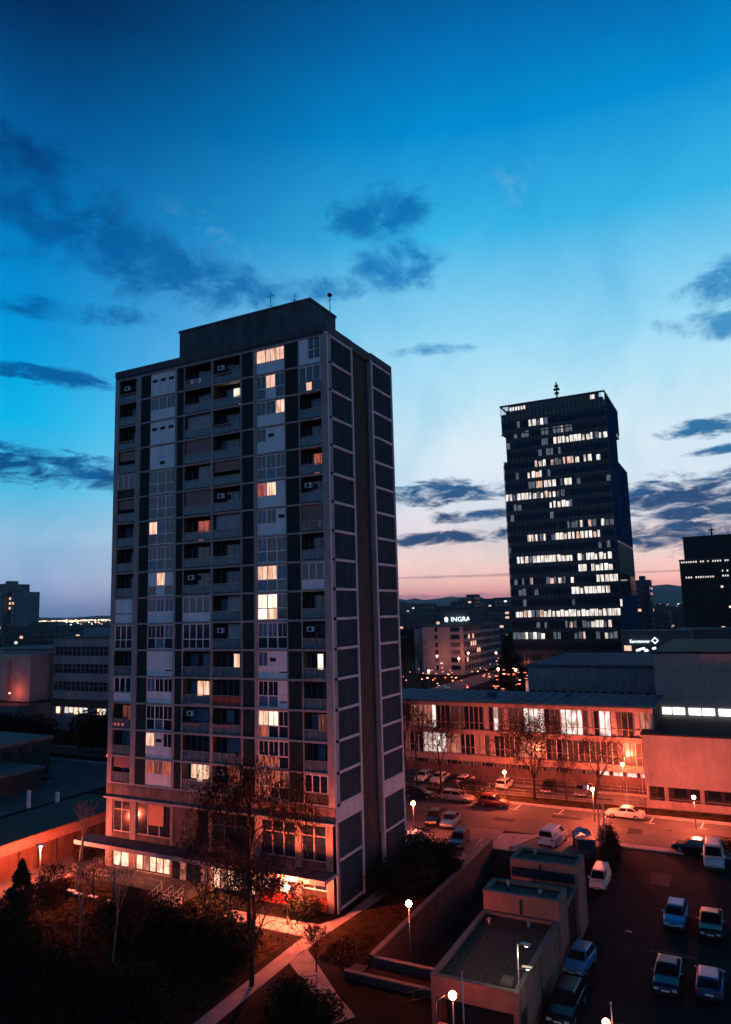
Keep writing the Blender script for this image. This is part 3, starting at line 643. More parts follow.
# ---- school: long three-storey block
def school():
    X0,X1,Y0,Y1=-26.0,22.0,52.1,66.0
    S=thing('school_building','long low three storey school with flat blue metal roof and rows of lit classrooms','school building')
    w=MB(); w.box(X0,X1,Y0+.6,Y1,0,11.4,BALD)
    w.box(X0,X1,Y0,Y0+.59,11.3,12.1,SCHW); w.box(X0,X1,Y0-.15,Y0+.59,7.0,7.75,SCHW); w.box(X0,X1,Y0-.25,Y0+.59,3.05,3.95,SCHW)
    w.box(X0,X1,Y0+.02,Y0+.58,0,2.35,mat('school_plinth',(.10,.07,.065),.9,.3,.5))
    w.box(X0,X1,Y0+.02,Y0+.58,2.9,3.04,SCHW); w.box(X1-.3,X1,Y0,Y0+.6,0,11.3,SCHW)
    w.build('wall',S)
    r=MB(); r.box(X0-.5,X1+.4,Y0-.7,Y1+.5,11.95,12.2,SCHR)
    for i in range(24):
        x=X0+i*2.0; r.box(x,x+.06,Y0-.6,Y1+.4,12.2,12.27,SCHR)
    r.box(-4,-2.6,58,59.2,12.2,12.9,SCHR); r.box(8,9,61,62,12.2,12.8,SCHR)
    r.build('roof',S)
    rg=random.Random(21)
    x=X0; j=0
    l1={-20:ROOMR,-19:ROOMR,-18:ROOMB}
    nb=30; bw=(X1-.3-X0)/nb
    def stat(row,xc):
        if row==0:
            for a,b,mt in ((-16,-11.6,CLASSR),(-11.6,-10.5,CLASSL),(-1.6,-.4,CLASSL),(3.2,6.8,CLASSL),(9,12.4,CLASSL),(14.3,16.5,CLASSL),(20.3,22,CLASSR)):
                if a<=xc<=b: return mt
        if row==1:
            for a,b,mt in ((-13.6,-9.4,CLASSL),(-9.4,-7,CLASSR),(13,16,CLASSD),(3,5.5,CLASSR)):
                if a<=xc<=b: return mt
        return rg.choice([GLASS,GLASS,CLASSD,CLASSD,CLASSD,CURT])
    for row,(za,zb) in enumerate(((7.76,11.29),(3.96,6.99))):
        for i in range(nb):
            xa=X0+i*bw; f=MB(); p=MB()
            f.box(xa,xa+.09,Y0+.0,Y0+.3,za,zb,SCHW); f.box(xa+bw/2-.04,xa+bw/2+.04,Y0+.1,Y0+.25,za,zb,WFRM if row else SCHW)
            f.box(xa+.1,xa+bw,Y0+.1,Y0+.22,za+1.0,za+1.08,SCHW)
            for h in (0,1):
                mt=stat(row,xa+bw*(.25+.5*h)); q=xa+.1+h*bw/2
                p.box(q,q+bw/2-.1,Y0+.26,Y0+.3,za+(.05),zb,mt)
            o=f.build('window',S); p.build('pane',o)
    b=MB(); g_=MB()
    for i in range(22):
        xa=X0+6+i*1.9; lit=xa>14
        g_.box(xa,xa+1.25,Y0-.0,Y0+.03,2.36,2.89,CLASSL if lit else (CLASSD if i%3 else GLASS)); b.box(xa-.08,xa-.01,Y0-.04,Y0+.02,2.3,2.9,SCHW); b.box(xa+1.26,xa+1.33,Y0-.04,Y0+.02,2.3,2.9,SCHW)
    b.build('basement_window_frames',S); g_.build('basement_panes',S)
    rr_=MB(); rail(rr_,(X0+10,51.95,.13),(X1,51.95,.13),.9,30,RAILM); rr_.build('front_railing',S)
school()
# ---- assembly hall
Hh=thing('assembly_hall','blank walled pale hall in two stepped blocks with a glowing strip of clerestory windows','hall')
m=MB()
m.box(20.7,72,48.5,67.3,1.25+.9,8.85,HALLW); m.box(22.0,72,51.5,67.3,0,2.14,BALD)
m.box(20.7,21.0,49.5,66,0.0,2.14,HALLW)
m.box(21.1,72,67.32,112,0,18.6,HALLW); m.build('wall',Hh)
m=MB(); m.box(20.55,72.2,48.35,67.25,8.86,9.05,HALLR); m.box(20.95,72.2,67.2,112.2,18.61,18.95,HALLR); m.build('roof',Hh)
x=21.5
for i in range(14):
    p=MB(); p.box(x,x+1.75,67.2,67.3,9.15,10.2,CLERE); p.build('clerestory_window',Hh); x+=1.95 if i%2==0 else 2.3
for i in range(9): m=MB(); m.box(23+i*4.4,23.5+i*4.4,49.2,49.6,0.02,2.13,HALLW); m.build('column',Hh)
m=MB()
for i in range(26): m.box(33+i*.35,33.1+i*.35,50.2,50.3,.1,2.1,METAL)
m.build('gate_grille',Hh)
m=MB(); 
for i in range(5): m.box(24+i*2.1,25.6+i*2.1,51.42,51.49,.3,1.9,GLASS)
m.build('ground_windows',Hh)
# low wall in front of the hall
m=MB(); m.box(20.9,72,46.2,46.45,0,.9,SCHW); tag(m.build('low_wall'),'low plastered wall running in front of the assembly hall','wall')
# ---- flat roofed wing behind the school
bb=farb('flat_roofed_wing','grey flat roofed wing standing behind the school roof','building',-6,34,92,131,14.2,OFFW,seed=5,litp=.02,fx=1.6,fz=4.2,roof=False,z0=3)
m=MB(); m.box(-20,20,-19.6,19.6,14.72,14.8,SCHR); m.build('roof_sheet',bb)
m=MB(); m.box(-20.6,-20.05,-19.4,-18.2,8.2,11.5,CLASSR); m.build('lit_stair_window',bb)
# ---- sign office block
ig=thing('sign_office_block','pale six storey office block with glowing white letters on its roof','office building',(-76,250,0))
m=MB(); m.box(-9,9,-25,27,0,19.6,SIGNW); m.box(-14,-9,-22,20,0,18.5,OFFW); m.build('wall',ig)
m=MB(); m.box(-9.3,9.3,-25.3,27.3,19.6,20.2,ROOFD); m.box(-8,6,-5,14,20.2,26.0,FARB); m.build('roof',ig)
m=MB(); lt=MB()
for k in range(6):
    for i in range(19):
        y=-24+i*2.7; l=(k*19+i) in (20,44,45,60,61,62,78,80); (lt if l else m).box(9.02,9.12,y,y+1.6,1.2+k*3.1+.8,1.2+k*3.1+2.6,ROOMW if l else GLASS)
    m.box(-3.4,-2.2,-25.1,-25.02,1.2+k*3.1+.8,1.2+k*3.1+2.6,GLASS); 
    m.box(3.5,7.5,-25.1,-25.02,1.2+k*3.1+.8,1.2+k*3.1+2.6,GLASS if k not in (2,3) else CLASSD)
q=m.build('windows',ig); q['kind']='stuff'; q=lt.build('lit_windows',ig); q['kind']='stuff'
def text(s,size,mt,loc,rz,parent,name,ext=.15):
    c=bpy.data.curves.new(name,'FONT'); c.body=s; c.size=size; c.extrude=ext; c.align_x='CENTER'
    o=bpy.data.objects.new(name,c); COL.objects.link(o)
    dg=bpy.context.evaluated_depsgraph_get(); me=bpy.data.meshes.new_from_object(o.evaluated_get(dg)); bpy.data.objects.remove(o)
    me.materials.clear(); me.materials.append(mt); n=bpy.data.objects.new(name,me); COL.objects.link(n)
    n.location=loc; n.rotation_euler=(R(90),0,rz); 
    if parent: n.parent=parent
    return n
s_=text('INGRA',2.8,SIGNL,(1.6,-6.5,21.4),R(25),ig,'sign_letters')
m=MB()
m.tube((-4.2,-9.0,22.3),(-4.1,-8.8,22.3),1.1,1.1,SIGNL,20); m.box(-5.6,-2.9,-9.2,-9.12,22.1,22.4,SLOT); m.box(-4.4,-3.9,-9.2,-9.12,21.6,21.8,SLOT); m.build('sign_emblem',ig)
m=MB()
for x in (-6,-3,0,3,5.5): m.tube((x,-8.6+(x+6)*.4,20.2),(x,-8.6+(x+6)*.4,21.2),.08,.08,DMETAL,5)
m.build('sign_frame',ig)
# ---- shop pavilion with backlit lettering by the office tower
pv=farb('shop_pavilion','low dark pavilion with glowing lettering at the foot of the office tower','shop',3,22,165,176,18.5,FARB,seed=8,litp=.1,roof=False)
text('Eurotower',1.25,SIGNL,(-4.3,-5.7,15.6),0,pv,'sign_letters')
m=MB(); ex,ez=-.2,16.2
m.prism([(ex-.75,-5.6),(ex+.75,-5.6),(ex+.75,-5.61),(ex-.75,-5.61)],ez-.01,ez+.01,DMETAL)
for k in range(4):
    a_=k*PI/2; b_=a_+PI/2; o_,i_=1.0,.62
    m.add([(ex+o_*math.cos(a_),-5.7,ez+o_*math.sin(a_)),(ex+o_*math.cos(b_),-5.7,ez+o_*math.sin(b_)),(ex+i_*math.cos(b_),-5.7,ez+i_*math.sin(b_)),(ex+i_*math.cos(a_),-5.7,ez+i_*math.sin(a_))],[(0,1,2,3)],SIGNL)
m.build('sign_emblem',pv)
m=MB()
for a,b,z in ((-5.6,-4.6,13.6),(-4.6,-3.2,14.0),(-3.4,-2.4,13.5),(-1.2,-.2,14.1),(-.4,.6,13.2),(-1.6,-.6,12.6)): m.add([(a,-5.6,z),(b,-5.6,z+.35),(b+.3,-5.6,z-.3),(a+.2,-5.6,z-.5)],[(0,1,2,3)],SIGNL)
m.build('lit_canopy_pieces',pv)
# ---- dark tower block right
dt=farb('dark_tower_block','broad dark tower block with rows of pinprick lights at the right edge','office building',12.5,85,300,345,46,mat('dark_tower_wall',(.03,.034,.04),.8,.3,.05),glassm=SLOT,seed=17,litp=.012,fx=2.4,fz=3.4,roof=False)
m=MB(); m.box(-34,36,-21,20,46.5,57,mat('dark_tower_wall',(.03,.034,.04))); m.build('upper_storeys',dt)
m=MB(); m.tube((-22,-10,57),(-22,-10,61),.5,.3,DMETAL,6); m.tube((-23.2,-10,60.5),(-20.8,-10,60.5),.3,.3,DMETAL,5); m.tube((-22,-10,61),(-22,-10,63),.2,.1,DMETAL,5); m.build('roof_mast',dt)
m=MB(); rg=random.Random(3)
for x0_,x1_,z,p in ((-35.5,-16,45.2,.8),(-11,-3,45.2,.75),(3,12,45,.8),(-34,-22,38.2,.9),(-20,-15,40.6,.9),(-19,-16,38.4,1)):
    x=x0_
    while x<x1_:
        if rg.random()<p: m.box(x,x+.55,-22.8,-22.6,z-.35,z+.35,OFFL)
        x+=1.0
for x,z in ((-2,39),(-1.4,32),(1.5,23),(-20,33.5),(-17.5,24.5),(-22.5,15),(-23,12.5),(-5,15.2),(-2,15),(-.8,15.3),(.6,15.1),(1.8,15.2),(-8,11)): m.box(x,x+.9,-22.8,-22.6,z-.4,z+.5,OFFL)
m.build('lit_windows',dt)['kind']='stuff'
farb('distant_tower_block','narrow distant tower block between the office tower and the dark tower','apartment building',-17,-9,380,396,40,FARB,seed=31,litp=.08)
farb('service_building','low dark building below the dark tower block with a few red lights','building',14,75,215,240,17,FARB,seed=41,litp=.05,litm=[ROOMR,ROOMW,OFFL])
# ---- left: institute with strip windows
iw=mat('institute_band',(.22,.25,.29),.85,.2,.3,streak=.2)
I=thing('institute_building','long grey institute with three ribbons of windows, left of the apartment tower','office building',(-120,64,0))
m=MB(); m.box(1,50,4,22,0,21.5,BALD)
for z in (20.0,15.8,11.6,7.4): m.box(1,50,3.6,3.98,z-.0,z+2.0,iw)
m.box(1,50,3.4,3.98,0,5.6,iw)
m.box(-30,1,6,24,0,19.0,iw); m.build('wall',I)
m=MB(); m.box(.5,50.5,3.2,22.5,22.0,22.35,ROOFD); m.box(-30,.5,5.6,24.2,19,19.4,ROOFD); m.box(26,33,8,14,22.35,25.5,SCHR); m.box(4,10,10,16,22.35,24.2,iw); m.build('roof',I)
for row,z in enumerate((17.8,13.6,9.4)):
    for i in range(16):
        x=1.2+i*3.05; f=MB(); f.box(x,x+.12,3.7,3.95,z,z+2.2,OFFW); f.box(x+1.5,x+1.58,3.75,3.95,z,z+2.2,OFFW); f.box(x+.12,x+3.05,3.78,3.92,z+1.2,z+1.28,OFFW)
        o=f.build('window',I); p=MB(); p.box(x+.13,x+3.04,3.94,3.97,z+.01,z+2.19,ROOMD if (row,i) in ((1,13),) else (CLASSL if (row,i)==(1,14) else GLASS)); p.build('pane',o)
m=MB(); m.box(-9.5,-1.5,-1.0,6,7.0,18.3,HALLW); m.box(-22,-9.6,-.3,6,7.0,18.3,HALLW); m.box(-9.55,-8.4,-1.05,-.2,7.5,17.2,mat('red_pipe_recess',(.35,.12,.09),.8)) ; m.build('blank_stair_wall',I)
m=MB()
for z in (16.2,12.4,8.8): m.box(-26,-20.4,-1.25,-.4,z,z+1.5,OFFL)
m.build('lit_stair_windows',I)
m=MB(); m.box(-30,1,-6,3.4,0,6.6,FARB); m.build('front_wing',I)
m=MB()
for i,x in enumerate((3,6,7.6,9.2,10.8,12.4,17,18.4)): m.box(x,x+1.1,3.2,3.38,4.0+(i%3)*.15,5.5,[SHOPL,OFFL,CLASSL][i%3])
for x in (26.5,29.6,33): m.box(x,x+1.5,3.2,3.38,5.4,7.0,OFFL)
m.build('lit_ground_windows',I)
# warm light washing that wall from the yard below it
def lamp_post(name,x,y,z,watt,label,kind='globe',cat='street lamp',group=None,r=.2,z0=0,col=(1,.135,.056)):
    o=thing(name,label,cat,(x,y,z0),0,group); h=z-z0
    m=MB(); m.tube((0,0,0),(0,0,.6),.09,.08,METAL,8); m.tube((0,0,.6),(0,0,h-.2),.055,.045,METAL,8); m.tube((0,0,h-.28),(0,0,h-.16),.09,.12,DMETAL,8); m.build('pole',o)
    g_=MB(); g_.ball((0,0,h),r,GLOBE,14,10); g_.build('globe',o)
    if watt: light(0,0,h,watt,r+.01,col,'lamp_light',o)
    return o
GL='globe lamps along the street'
lamp_post('street_lamp',9.9,-6.5,4.7,1000,'globe lamp on the small terrace between the path and the garages',group=GL,z0=.0,r=.24)
lamp_post('street_lamp',-2.3,22.5,3.9,3000,'globe lamp beside the white estate car at the right edge of the apartment tower',group=GL,r=.24)
lamp_post('street_lamp',2.8,42.9,3.7,6800,'globe lamp on the verge behind the dark red hatchback',group=GL)
lamp_post('street_lamp',17.9,48.6,4.7,5200,'globe lamp below the leaning tree in front of the school',group=GL)
lamp_post('street_lamp',27.3,38.15,3.6,6200,'globe lamp in front of the assembly hall',group=GL)
def square_lamp(x,y,h,label,watt):
    o=thing('street_lamp',label,'street lamp',(x,y,0),0,GL); m=MB(); m.tube((0,0,0),(0,0,h),.07,.05,METAL,8); m.tube((0,0,h-.1),(-.7,0,h+.15),.03,.03,METAL,6); m.build('pole',o)
    q=MB(); q.ball((0,0,h+.12),.2,GLOBE,12,8,.8); q.build('globe',o)
    q=MB(); q.box(-1.1,-.6,-.2,.2,h+.1,h+.45,WPAN); q.build('sign_box',o); light(0,0,h+.12,watt,.21,parent=o)
square_lamp(15.9,36.7,3.8,'street lamp with a small white box beside its head, by the trellis mast',6000)
lamp_post('street_lamp',-3.1,-3.3,3.0,8500,'glowing globe lamp in front of the apartment tower entrance behind bare branches',group=GL,r=.22)
o=thing('street_lamp','flat headed street lamp at far left beside the orange lit wall','street lamp',(-30.8,-6.2,0),0,GL)
m=MB(); m.tube((0,0,0),(0,0,4.0),.08,.05,METAL,8); m.tube((-.4,-.3,4.02),(.4,.3,4.02),.05,.05,METAL,6); m.build('pole',o)
m=MB(); m.box(-.5,.5,-.22,.22,4.05,4.13,METAL); m.ball((0,0,4.0),.16,GLOBE,12,8,.6); m.build('lamp_head',o); light(0,0,3.8,8500,.12,(1,.15,.07),parent=o)
o=lamp_post('street_lamp',17.1,-16.6,4.3,230,'large bright globe lamp at the bottom edge in front of the garages',group=GL,r=.24)
m=MB(); m.tube((-.95,-.25,0),(-.95,-.25,3.9),.03,.03,DMETAL,6); m.tube((-.95,-.25,3.9),(-.45,-.1,4.25),.05,.03,RAILM,6); m.build('side_stay',o)
lamp_post('street_lamp',25.9,-17.6,5.2,40,'globe lamp at the bottom edge beside the dark car park',group=GL,r=.2)
m=MB(); m.tube((0,0,0),(0,0,6.0),.06,.04,RAILM,8); m.ball((0,0,6.02),.06,RAILM,8,6); tag(m.build('white_pole',None,(18.0,-17.3,0)),'thin pale pole standing in front of the garage fascia','pole')
m=MB(); m.tube((0,0,0),(0,0,5.9),.05,.04,RAILM,8); m.ball((0,0,5.92),.06,RAILM,8,6); tag(m.build('white_pole',None,(26.1,-17.0,0)),'thin pale pole beside the bottom right globe lamp','pole')
# LED lamp with two heads
o=thing('street_lamp','tall lamp with two flat white heads over the gravel garage roof','street lamp',(20.3,-13.9,0),0,GL)
m=MB(); m.tube((0,0,0),(0,0,6.6),.07,.05,METAL,8); m.tube((0,0,6.55),(.5,-.1,6.62),.03,.03,METAL,6); m.tube((0,0,5.2),(.6,-.1,5.35),.03,.03,METAL,6); m.build('pole',o)
for z in (6.62,5.35):
    q=MB(); q.box(.25,.85,-.22,.06,z,z+.09,METAL); q.ball((.6,-.08,z-.02),.13,LEDG,10,6,.45); q.build('lamp_head',o)
light(.6,-.08,6.4,240,.06,(1,.72,.42),parent=o)
light(-124,58,1.0+7,2600,.3,(1,.16,.09),'yard_light',I)if False else None
lamp_post('street_lamp',-125.5,60.5,9.2,420,'distant lamp in front of the red lit blank wall of the institute',group='distant lamps',r=.12,z0=6.6)
# thin signposts and bollards
def post(x,y,h,lab,cat='post',r=.045,name='signpost',head=None):
    m=MB(); m.tube((0,0,0),(0,0,h),r,r,RAILM,6)
    if head: m.box(-head,head,-.03,.03,h-.3,h+.1,WPAN)
    else: m.ball((0,0,h),r*1.4,RAILM,8,6)
    tag(m.build(name,None,(x,y,0)),lab,cat)
post(20.6,46.4,4.0,'thin pale post at the left corner of the assembly hall',head=.16)
post(33.0,38.0,3.2,'thin pale post standing in the road in front of the hall gate')
post(19.0,43.3,3.0,'thin post on the verge behind the white sedan')
m=MB(); m.box(-.25,.25,-.15,.15,0,2.4,WPAN); tag(m.build('white_pillar',None,(-58.9,14.4,0)),'left white pillar beside the far side road','pillar'); 
m=MB(); m.box(-.25,.25,-.15,.15,0,2.0,WPAN); tag(m.build('white_pillar',None,(-55.5,16.5,0)),'right white pillar beside the far side road','pillar')
o=thing('traffic_signal','small red signal light beside the far left side road','traffic light',(-63,33,0)); m=MB(); m.tube((0,0,0),(0,0,3),.08,.08,DMETAL,6); m.box(-.2,.2,-.2,.2,3,3.9,DMETAL); m.build('pole',o); m=MB(); m.ball((.05,-.22,3.6),.22,REDSIG,10,6); m.build('signal_lens',o)
# ---- left flat roofed garage row
o=thing('garage_row','long low flat roofed garage row with an orange lit wall at far left','garage')
m=MB(); m.box(-44.3,-36.02,-60,12,0,2.6,mat('garage_door_red',(.13,.055,.04),.9,.3,.8,streak=.3))
for i in range(30): m.box(-36.02,-35.94,-59.9+i*2.4+(8 if False else 0),-59.78+i*2.4,0,2.55,DMETAL)
m.build('wall',o)
m=MB(); m.box(-44.7,-35.4,-60.5,12,2.62,3.7,STUC); m.box(-44.6,-35.5,-60.4,11.9,3.71,3.76,HALLR); m.build('roof',o)
o=thing('low_block','two stepped low dark blocks beyond the side road at far left','building',(-85,25,0))
m=MB(); m.box(-20,7.6,-20,8.3,0,5.6,RETW); m.box(-20,17,-20,-1,0,2.9,RETW); m.build('wall',o); m=MB(); m.box(-20.2,7.9,-20.2,8.5,5.61,6.1,CAPM); m.box(-20,17.3,-20.3,-.8,2.91,3.3,CAPM); m.build('roof',o)
m=MB()
for i in range(8): m.box(-15+i*2.8,-13.6+i*2.8,-20.08,-20.01,3.4,4.8,GLASS)
for i in range(9): m.box(7.61,7.68,-18+i*2.8,-16.6+i*2.8,3.5,4.9,GLASS)
m.build('windows',o)['kind']='stuff'
m=MB(); m.box(-29.0,-28.75,-14,14,0,.75,STUC); tag(m.build('garden_wall'),'low orange lit garden wall beside the left pavement','wall')
# ---- garages / substation bottom centre
G=thing('garage_block','stepped plastered garage block with three flat roofs beside the car park','garage',(14.4,-13.4,0))
def tray(w_,x0,x1,y0,y1,zt,mt,gm,par_=.30,lip=.28,wl=None):
    # wall box with parapet ring and sunken roof
    w_.box(x0,x1,y0,y1,0,zt-par_,mt)
    for a in ((x0,x1,y0,y0+lip),(x0,x1,y1-lip,y1),(x0,x0+lip,y0+lip,y1-lip),(x1-lip,x1,y0+lip,y1-lip)): w_.box(*a,zt-par_+.001,zt-.06,mt); 
cap=MB(); rf=MB(); wl=MB()
for x0,x1,y0,y1,zt,gm in ((0,5.65,0,10.9,3.6,GRAVEL),(0,5.8,10.95,13.7,5.0,HALLR),(.5,6.0,16.9,20.1,5.6,HALLR),(.3,5.7,13.72,16.88,3.9,HALLR)):
    zb_=0
    if zt==3.6:
        wl.box(x0,x1,y0+.01,y1,2.3,zt-.3,STUC); wl.box(x0+.02,x1-.001,y0+1.6,y1,0,2.3,STUC); wl.box(x1-.35,x1-.001,y0+.02,y0+1.6,0,2.3,STUC); wl.box(x0,x0+.3,y0+.02,y0+1.6,0,2.3,STUC)
    else: wl.box(x0,x1,y0,y1,0,zt-.3,STUC)
    for a in ((x0,x1,y0,y0+.28),(x0,x1,y1-.28,y1),(x0,x0+.28,y0+.28,y1-.28),(x1-.28,x1,y0+.28,y1-.28)): wl.box(*a,zt-.299,zt-.05,STUC)
    for a in ((x0-.04,x1+.04,y0-.04,y0+.3),(x0-.04,x1+.04,y1-.3,y1+.0),(x0-.04,x0+.3,y0+.3,y1-.3),(x1-.3,x1+.04,y0+.3,y1-.3)): cap.box(*a,zt-.049,zt,CAPM)
    rf.box(x0+.28,x1-.28,y0+.28,y1-.28,zt-.3,zt-.22,gm)
wl.build('wall',G); cap.build('parapet_cap',G); rf.build('roof_surface',G)
m=MB(); m.box(2.85,2.99,10.86,10.95,3.65,4.7,SLOT); m.build('wall_groove',G); m=MB(); m.box(.6,5.8,16.84,16.9,4.2,4.95,GLASS); m.build('strip_window',G); m=MB(); m.box(2.95,3.1,16.78,16.838,4.1,5.4,SLOT); m.build('wall_groove',G)
m=MB()
for a in ((14.0,14.6),(15.0,15.6),(15.9,16.5)): m.box(5.71,5.78,a[0],a[1],.3,3.4,DMETAL)
m.box(5.66,5.72,.5,1.5,0,2.2,DMETAL); m.build('steel_door',G)
for vx,vy,vz,vh in ((1.2,8.6,3.38,.55),(3.9,9.4,3.38,.4),(1.6,12.4,4.78,.5),(4.2,12.0,4.78,.35),(2.2,18.6,5.38,.5)):
    m=MB(); m.tube((vx,vy,vz),(vx,vy,vz+vh),.11,.11,METAL,10); m.tube((vx,vy,vz+vh),(vx,vy,vz+vh+.1),.2,.05,METAL,10); m.build('roof_vent',G)
m=MB(); m.box(4.3,5.0,.9,1.7,3.38,3.62,CAPM); m.build('roof_hatch',G)
m=MB(); m.tube((5.75,5.2,0),(5.75,5.2,3.4),.05,.05,DMETAL,6); m.build('drainpipe',G)
m=MB(); m.box(.4,5.2,1.52,1.59,0,2.25,DMETAL); m.build('garage_door',G)
# slab roof corner bottom, lit from above
o=thing('canopy_roof','small flat concrete shelter roof lit orange at the bottom edge','shelter',(18.3,-17.2,0))
m=MB(); m.box(-2.2,2.6,-6,.9,2.35,2.55,STUC); m.build('roof_slab',o); m=MB(); m.box(-2,2.4,-5.8,-5.6,0,2.34,STUC); m.box(-2,2.4,.5,.7,0,2.34,STUC); m.build('wall',o)
# sunken yard parapets
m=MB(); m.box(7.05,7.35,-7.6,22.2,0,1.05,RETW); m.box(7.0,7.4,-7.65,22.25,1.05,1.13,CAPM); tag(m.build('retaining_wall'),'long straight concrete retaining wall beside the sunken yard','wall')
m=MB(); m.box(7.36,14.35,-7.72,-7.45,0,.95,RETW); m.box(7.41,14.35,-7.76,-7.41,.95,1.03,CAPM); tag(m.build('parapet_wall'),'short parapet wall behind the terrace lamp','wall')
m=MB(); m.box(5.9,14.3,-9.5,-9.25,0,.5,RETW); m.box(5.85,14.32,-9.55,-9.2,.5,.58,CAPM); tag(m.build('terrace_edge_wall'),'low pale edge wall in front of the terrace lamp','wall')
m=MB(); m.box(5.9,7.0,-9.2,-7.7,0,.35,RETW); m.build('terrace_step') ; bpy.data.objects['terrace_step']['label']='low concrete step joining the terrace and the retaining wall'; bpy.data.objects['terrace_step']['category']='step'
m=MB(); m.box(11.6,11.9,-7.4,22,-2.8,.0,RETW) if False else None
m=MB(); rail(m,(6.3,15,.02),(6.3,22,.02),1.1,8); tag(m.build('metal_railing'),'thin metal railing beside the parked cars right of the tower','railing')
m=MB(); rail(m,(2.6,-13.9,0),(5.0,-11.9,0),1.1,4,DMETAL); tag(m.build('metal_railing'),'dark handrail at the foot of the lit path','railing')
m=MB(); rail(m,(10.8,-12.6,0),(13.4,-9.7,0),1.1,4,DMETAL); tag(m.build('metal_railing'),'dark handrail leading up to the garage corner','railing')
m=MB(); rail(m,(-16,45.1,.16),(20,45.1,.16),.8,26,RAILM,.02); tag(m.build('metal_railing'),'low metal railing along the far kerb before the school','railing')

# ------------------------------------------------------------ cars
def loft(m,rings,mt,close=True):
    n=len(rings[0]); vs=[p for r in rings for p in r]; fs=[]
    for j in range(len(rings)-1):
        for i in range(n): fs.append((j*n+i,j*n+(i+1)%n,(j+1)*n+(i+1)%n,(j+1)*n+i))
    fs+=[tuple(range(n-1,-1,-1)),tuple(range((len(rings)-1)*n,len(rings)*n))]
    m.add(vs,fs,mt,False)
SPEC={ # length, width, body stations (x, top z, halfwidth factor), cabin (base x0, roof x0, roof x1, base x1, belt z, roof z), wheel r
 'sedan':(4.6,1.78,[(-2.28,.62,.84),(-2.2,.92,.93),(-1.5,.98,1),(0,.95,1),(.95,.92,1),(1.9,.80,.95),(2.22,.66,.88),(2.3,.5,.8)],(-1.65,-.95,.35,1.05,.93,1.43),.31),
 'hatch':(4.1,1.72,[(-2.02,.6,.84),(-1.98,.9,.94),(-1.2,.96,1),(0,.94,1),(.9,.92,1),(1.65,.80,.95),(1.98,.66,.88),(2.05,.5,.8)],(-1.95,-1.55,.25,1.0,.93,1.47),.30),
 'suv':(4.6,1.84,[(-2.28,.7,.86),(-2.22,1.0,.95),(-1.2,1.05,1),(0,1.03,1),(1.0,1.0,1),(1.9,.92,.96),(2.22,.75,.9),(2.3,.5,.82)],(-2.15,-1.8,.35,1.15,1.02,1.68),.35),
 'wagon':(4.6,1.76,[(-2.28,.62,.86),(-2.22,.93,.94),(-1.2,.97,1),(0,.95,1),(1.0,.92,1),(1.9,.80,.95),(2.22,.66,.88),(2.3,.5,.8)],(-2.2,-1.9,.3,1.05,.94,1.48),.31),
 'van':(4.9,1.94,[(-2.44,.9,.94),(-2.42,1.2,.98),(-1,1.25,1),(.6,1.25,1),(1.5,1.15,.98),(2.1,1.0,.94),(2.38,.8,.88),(2.45,.5,.82)],(-2.42,-2.32,.75,1.75,1.2,2.05),.34)}
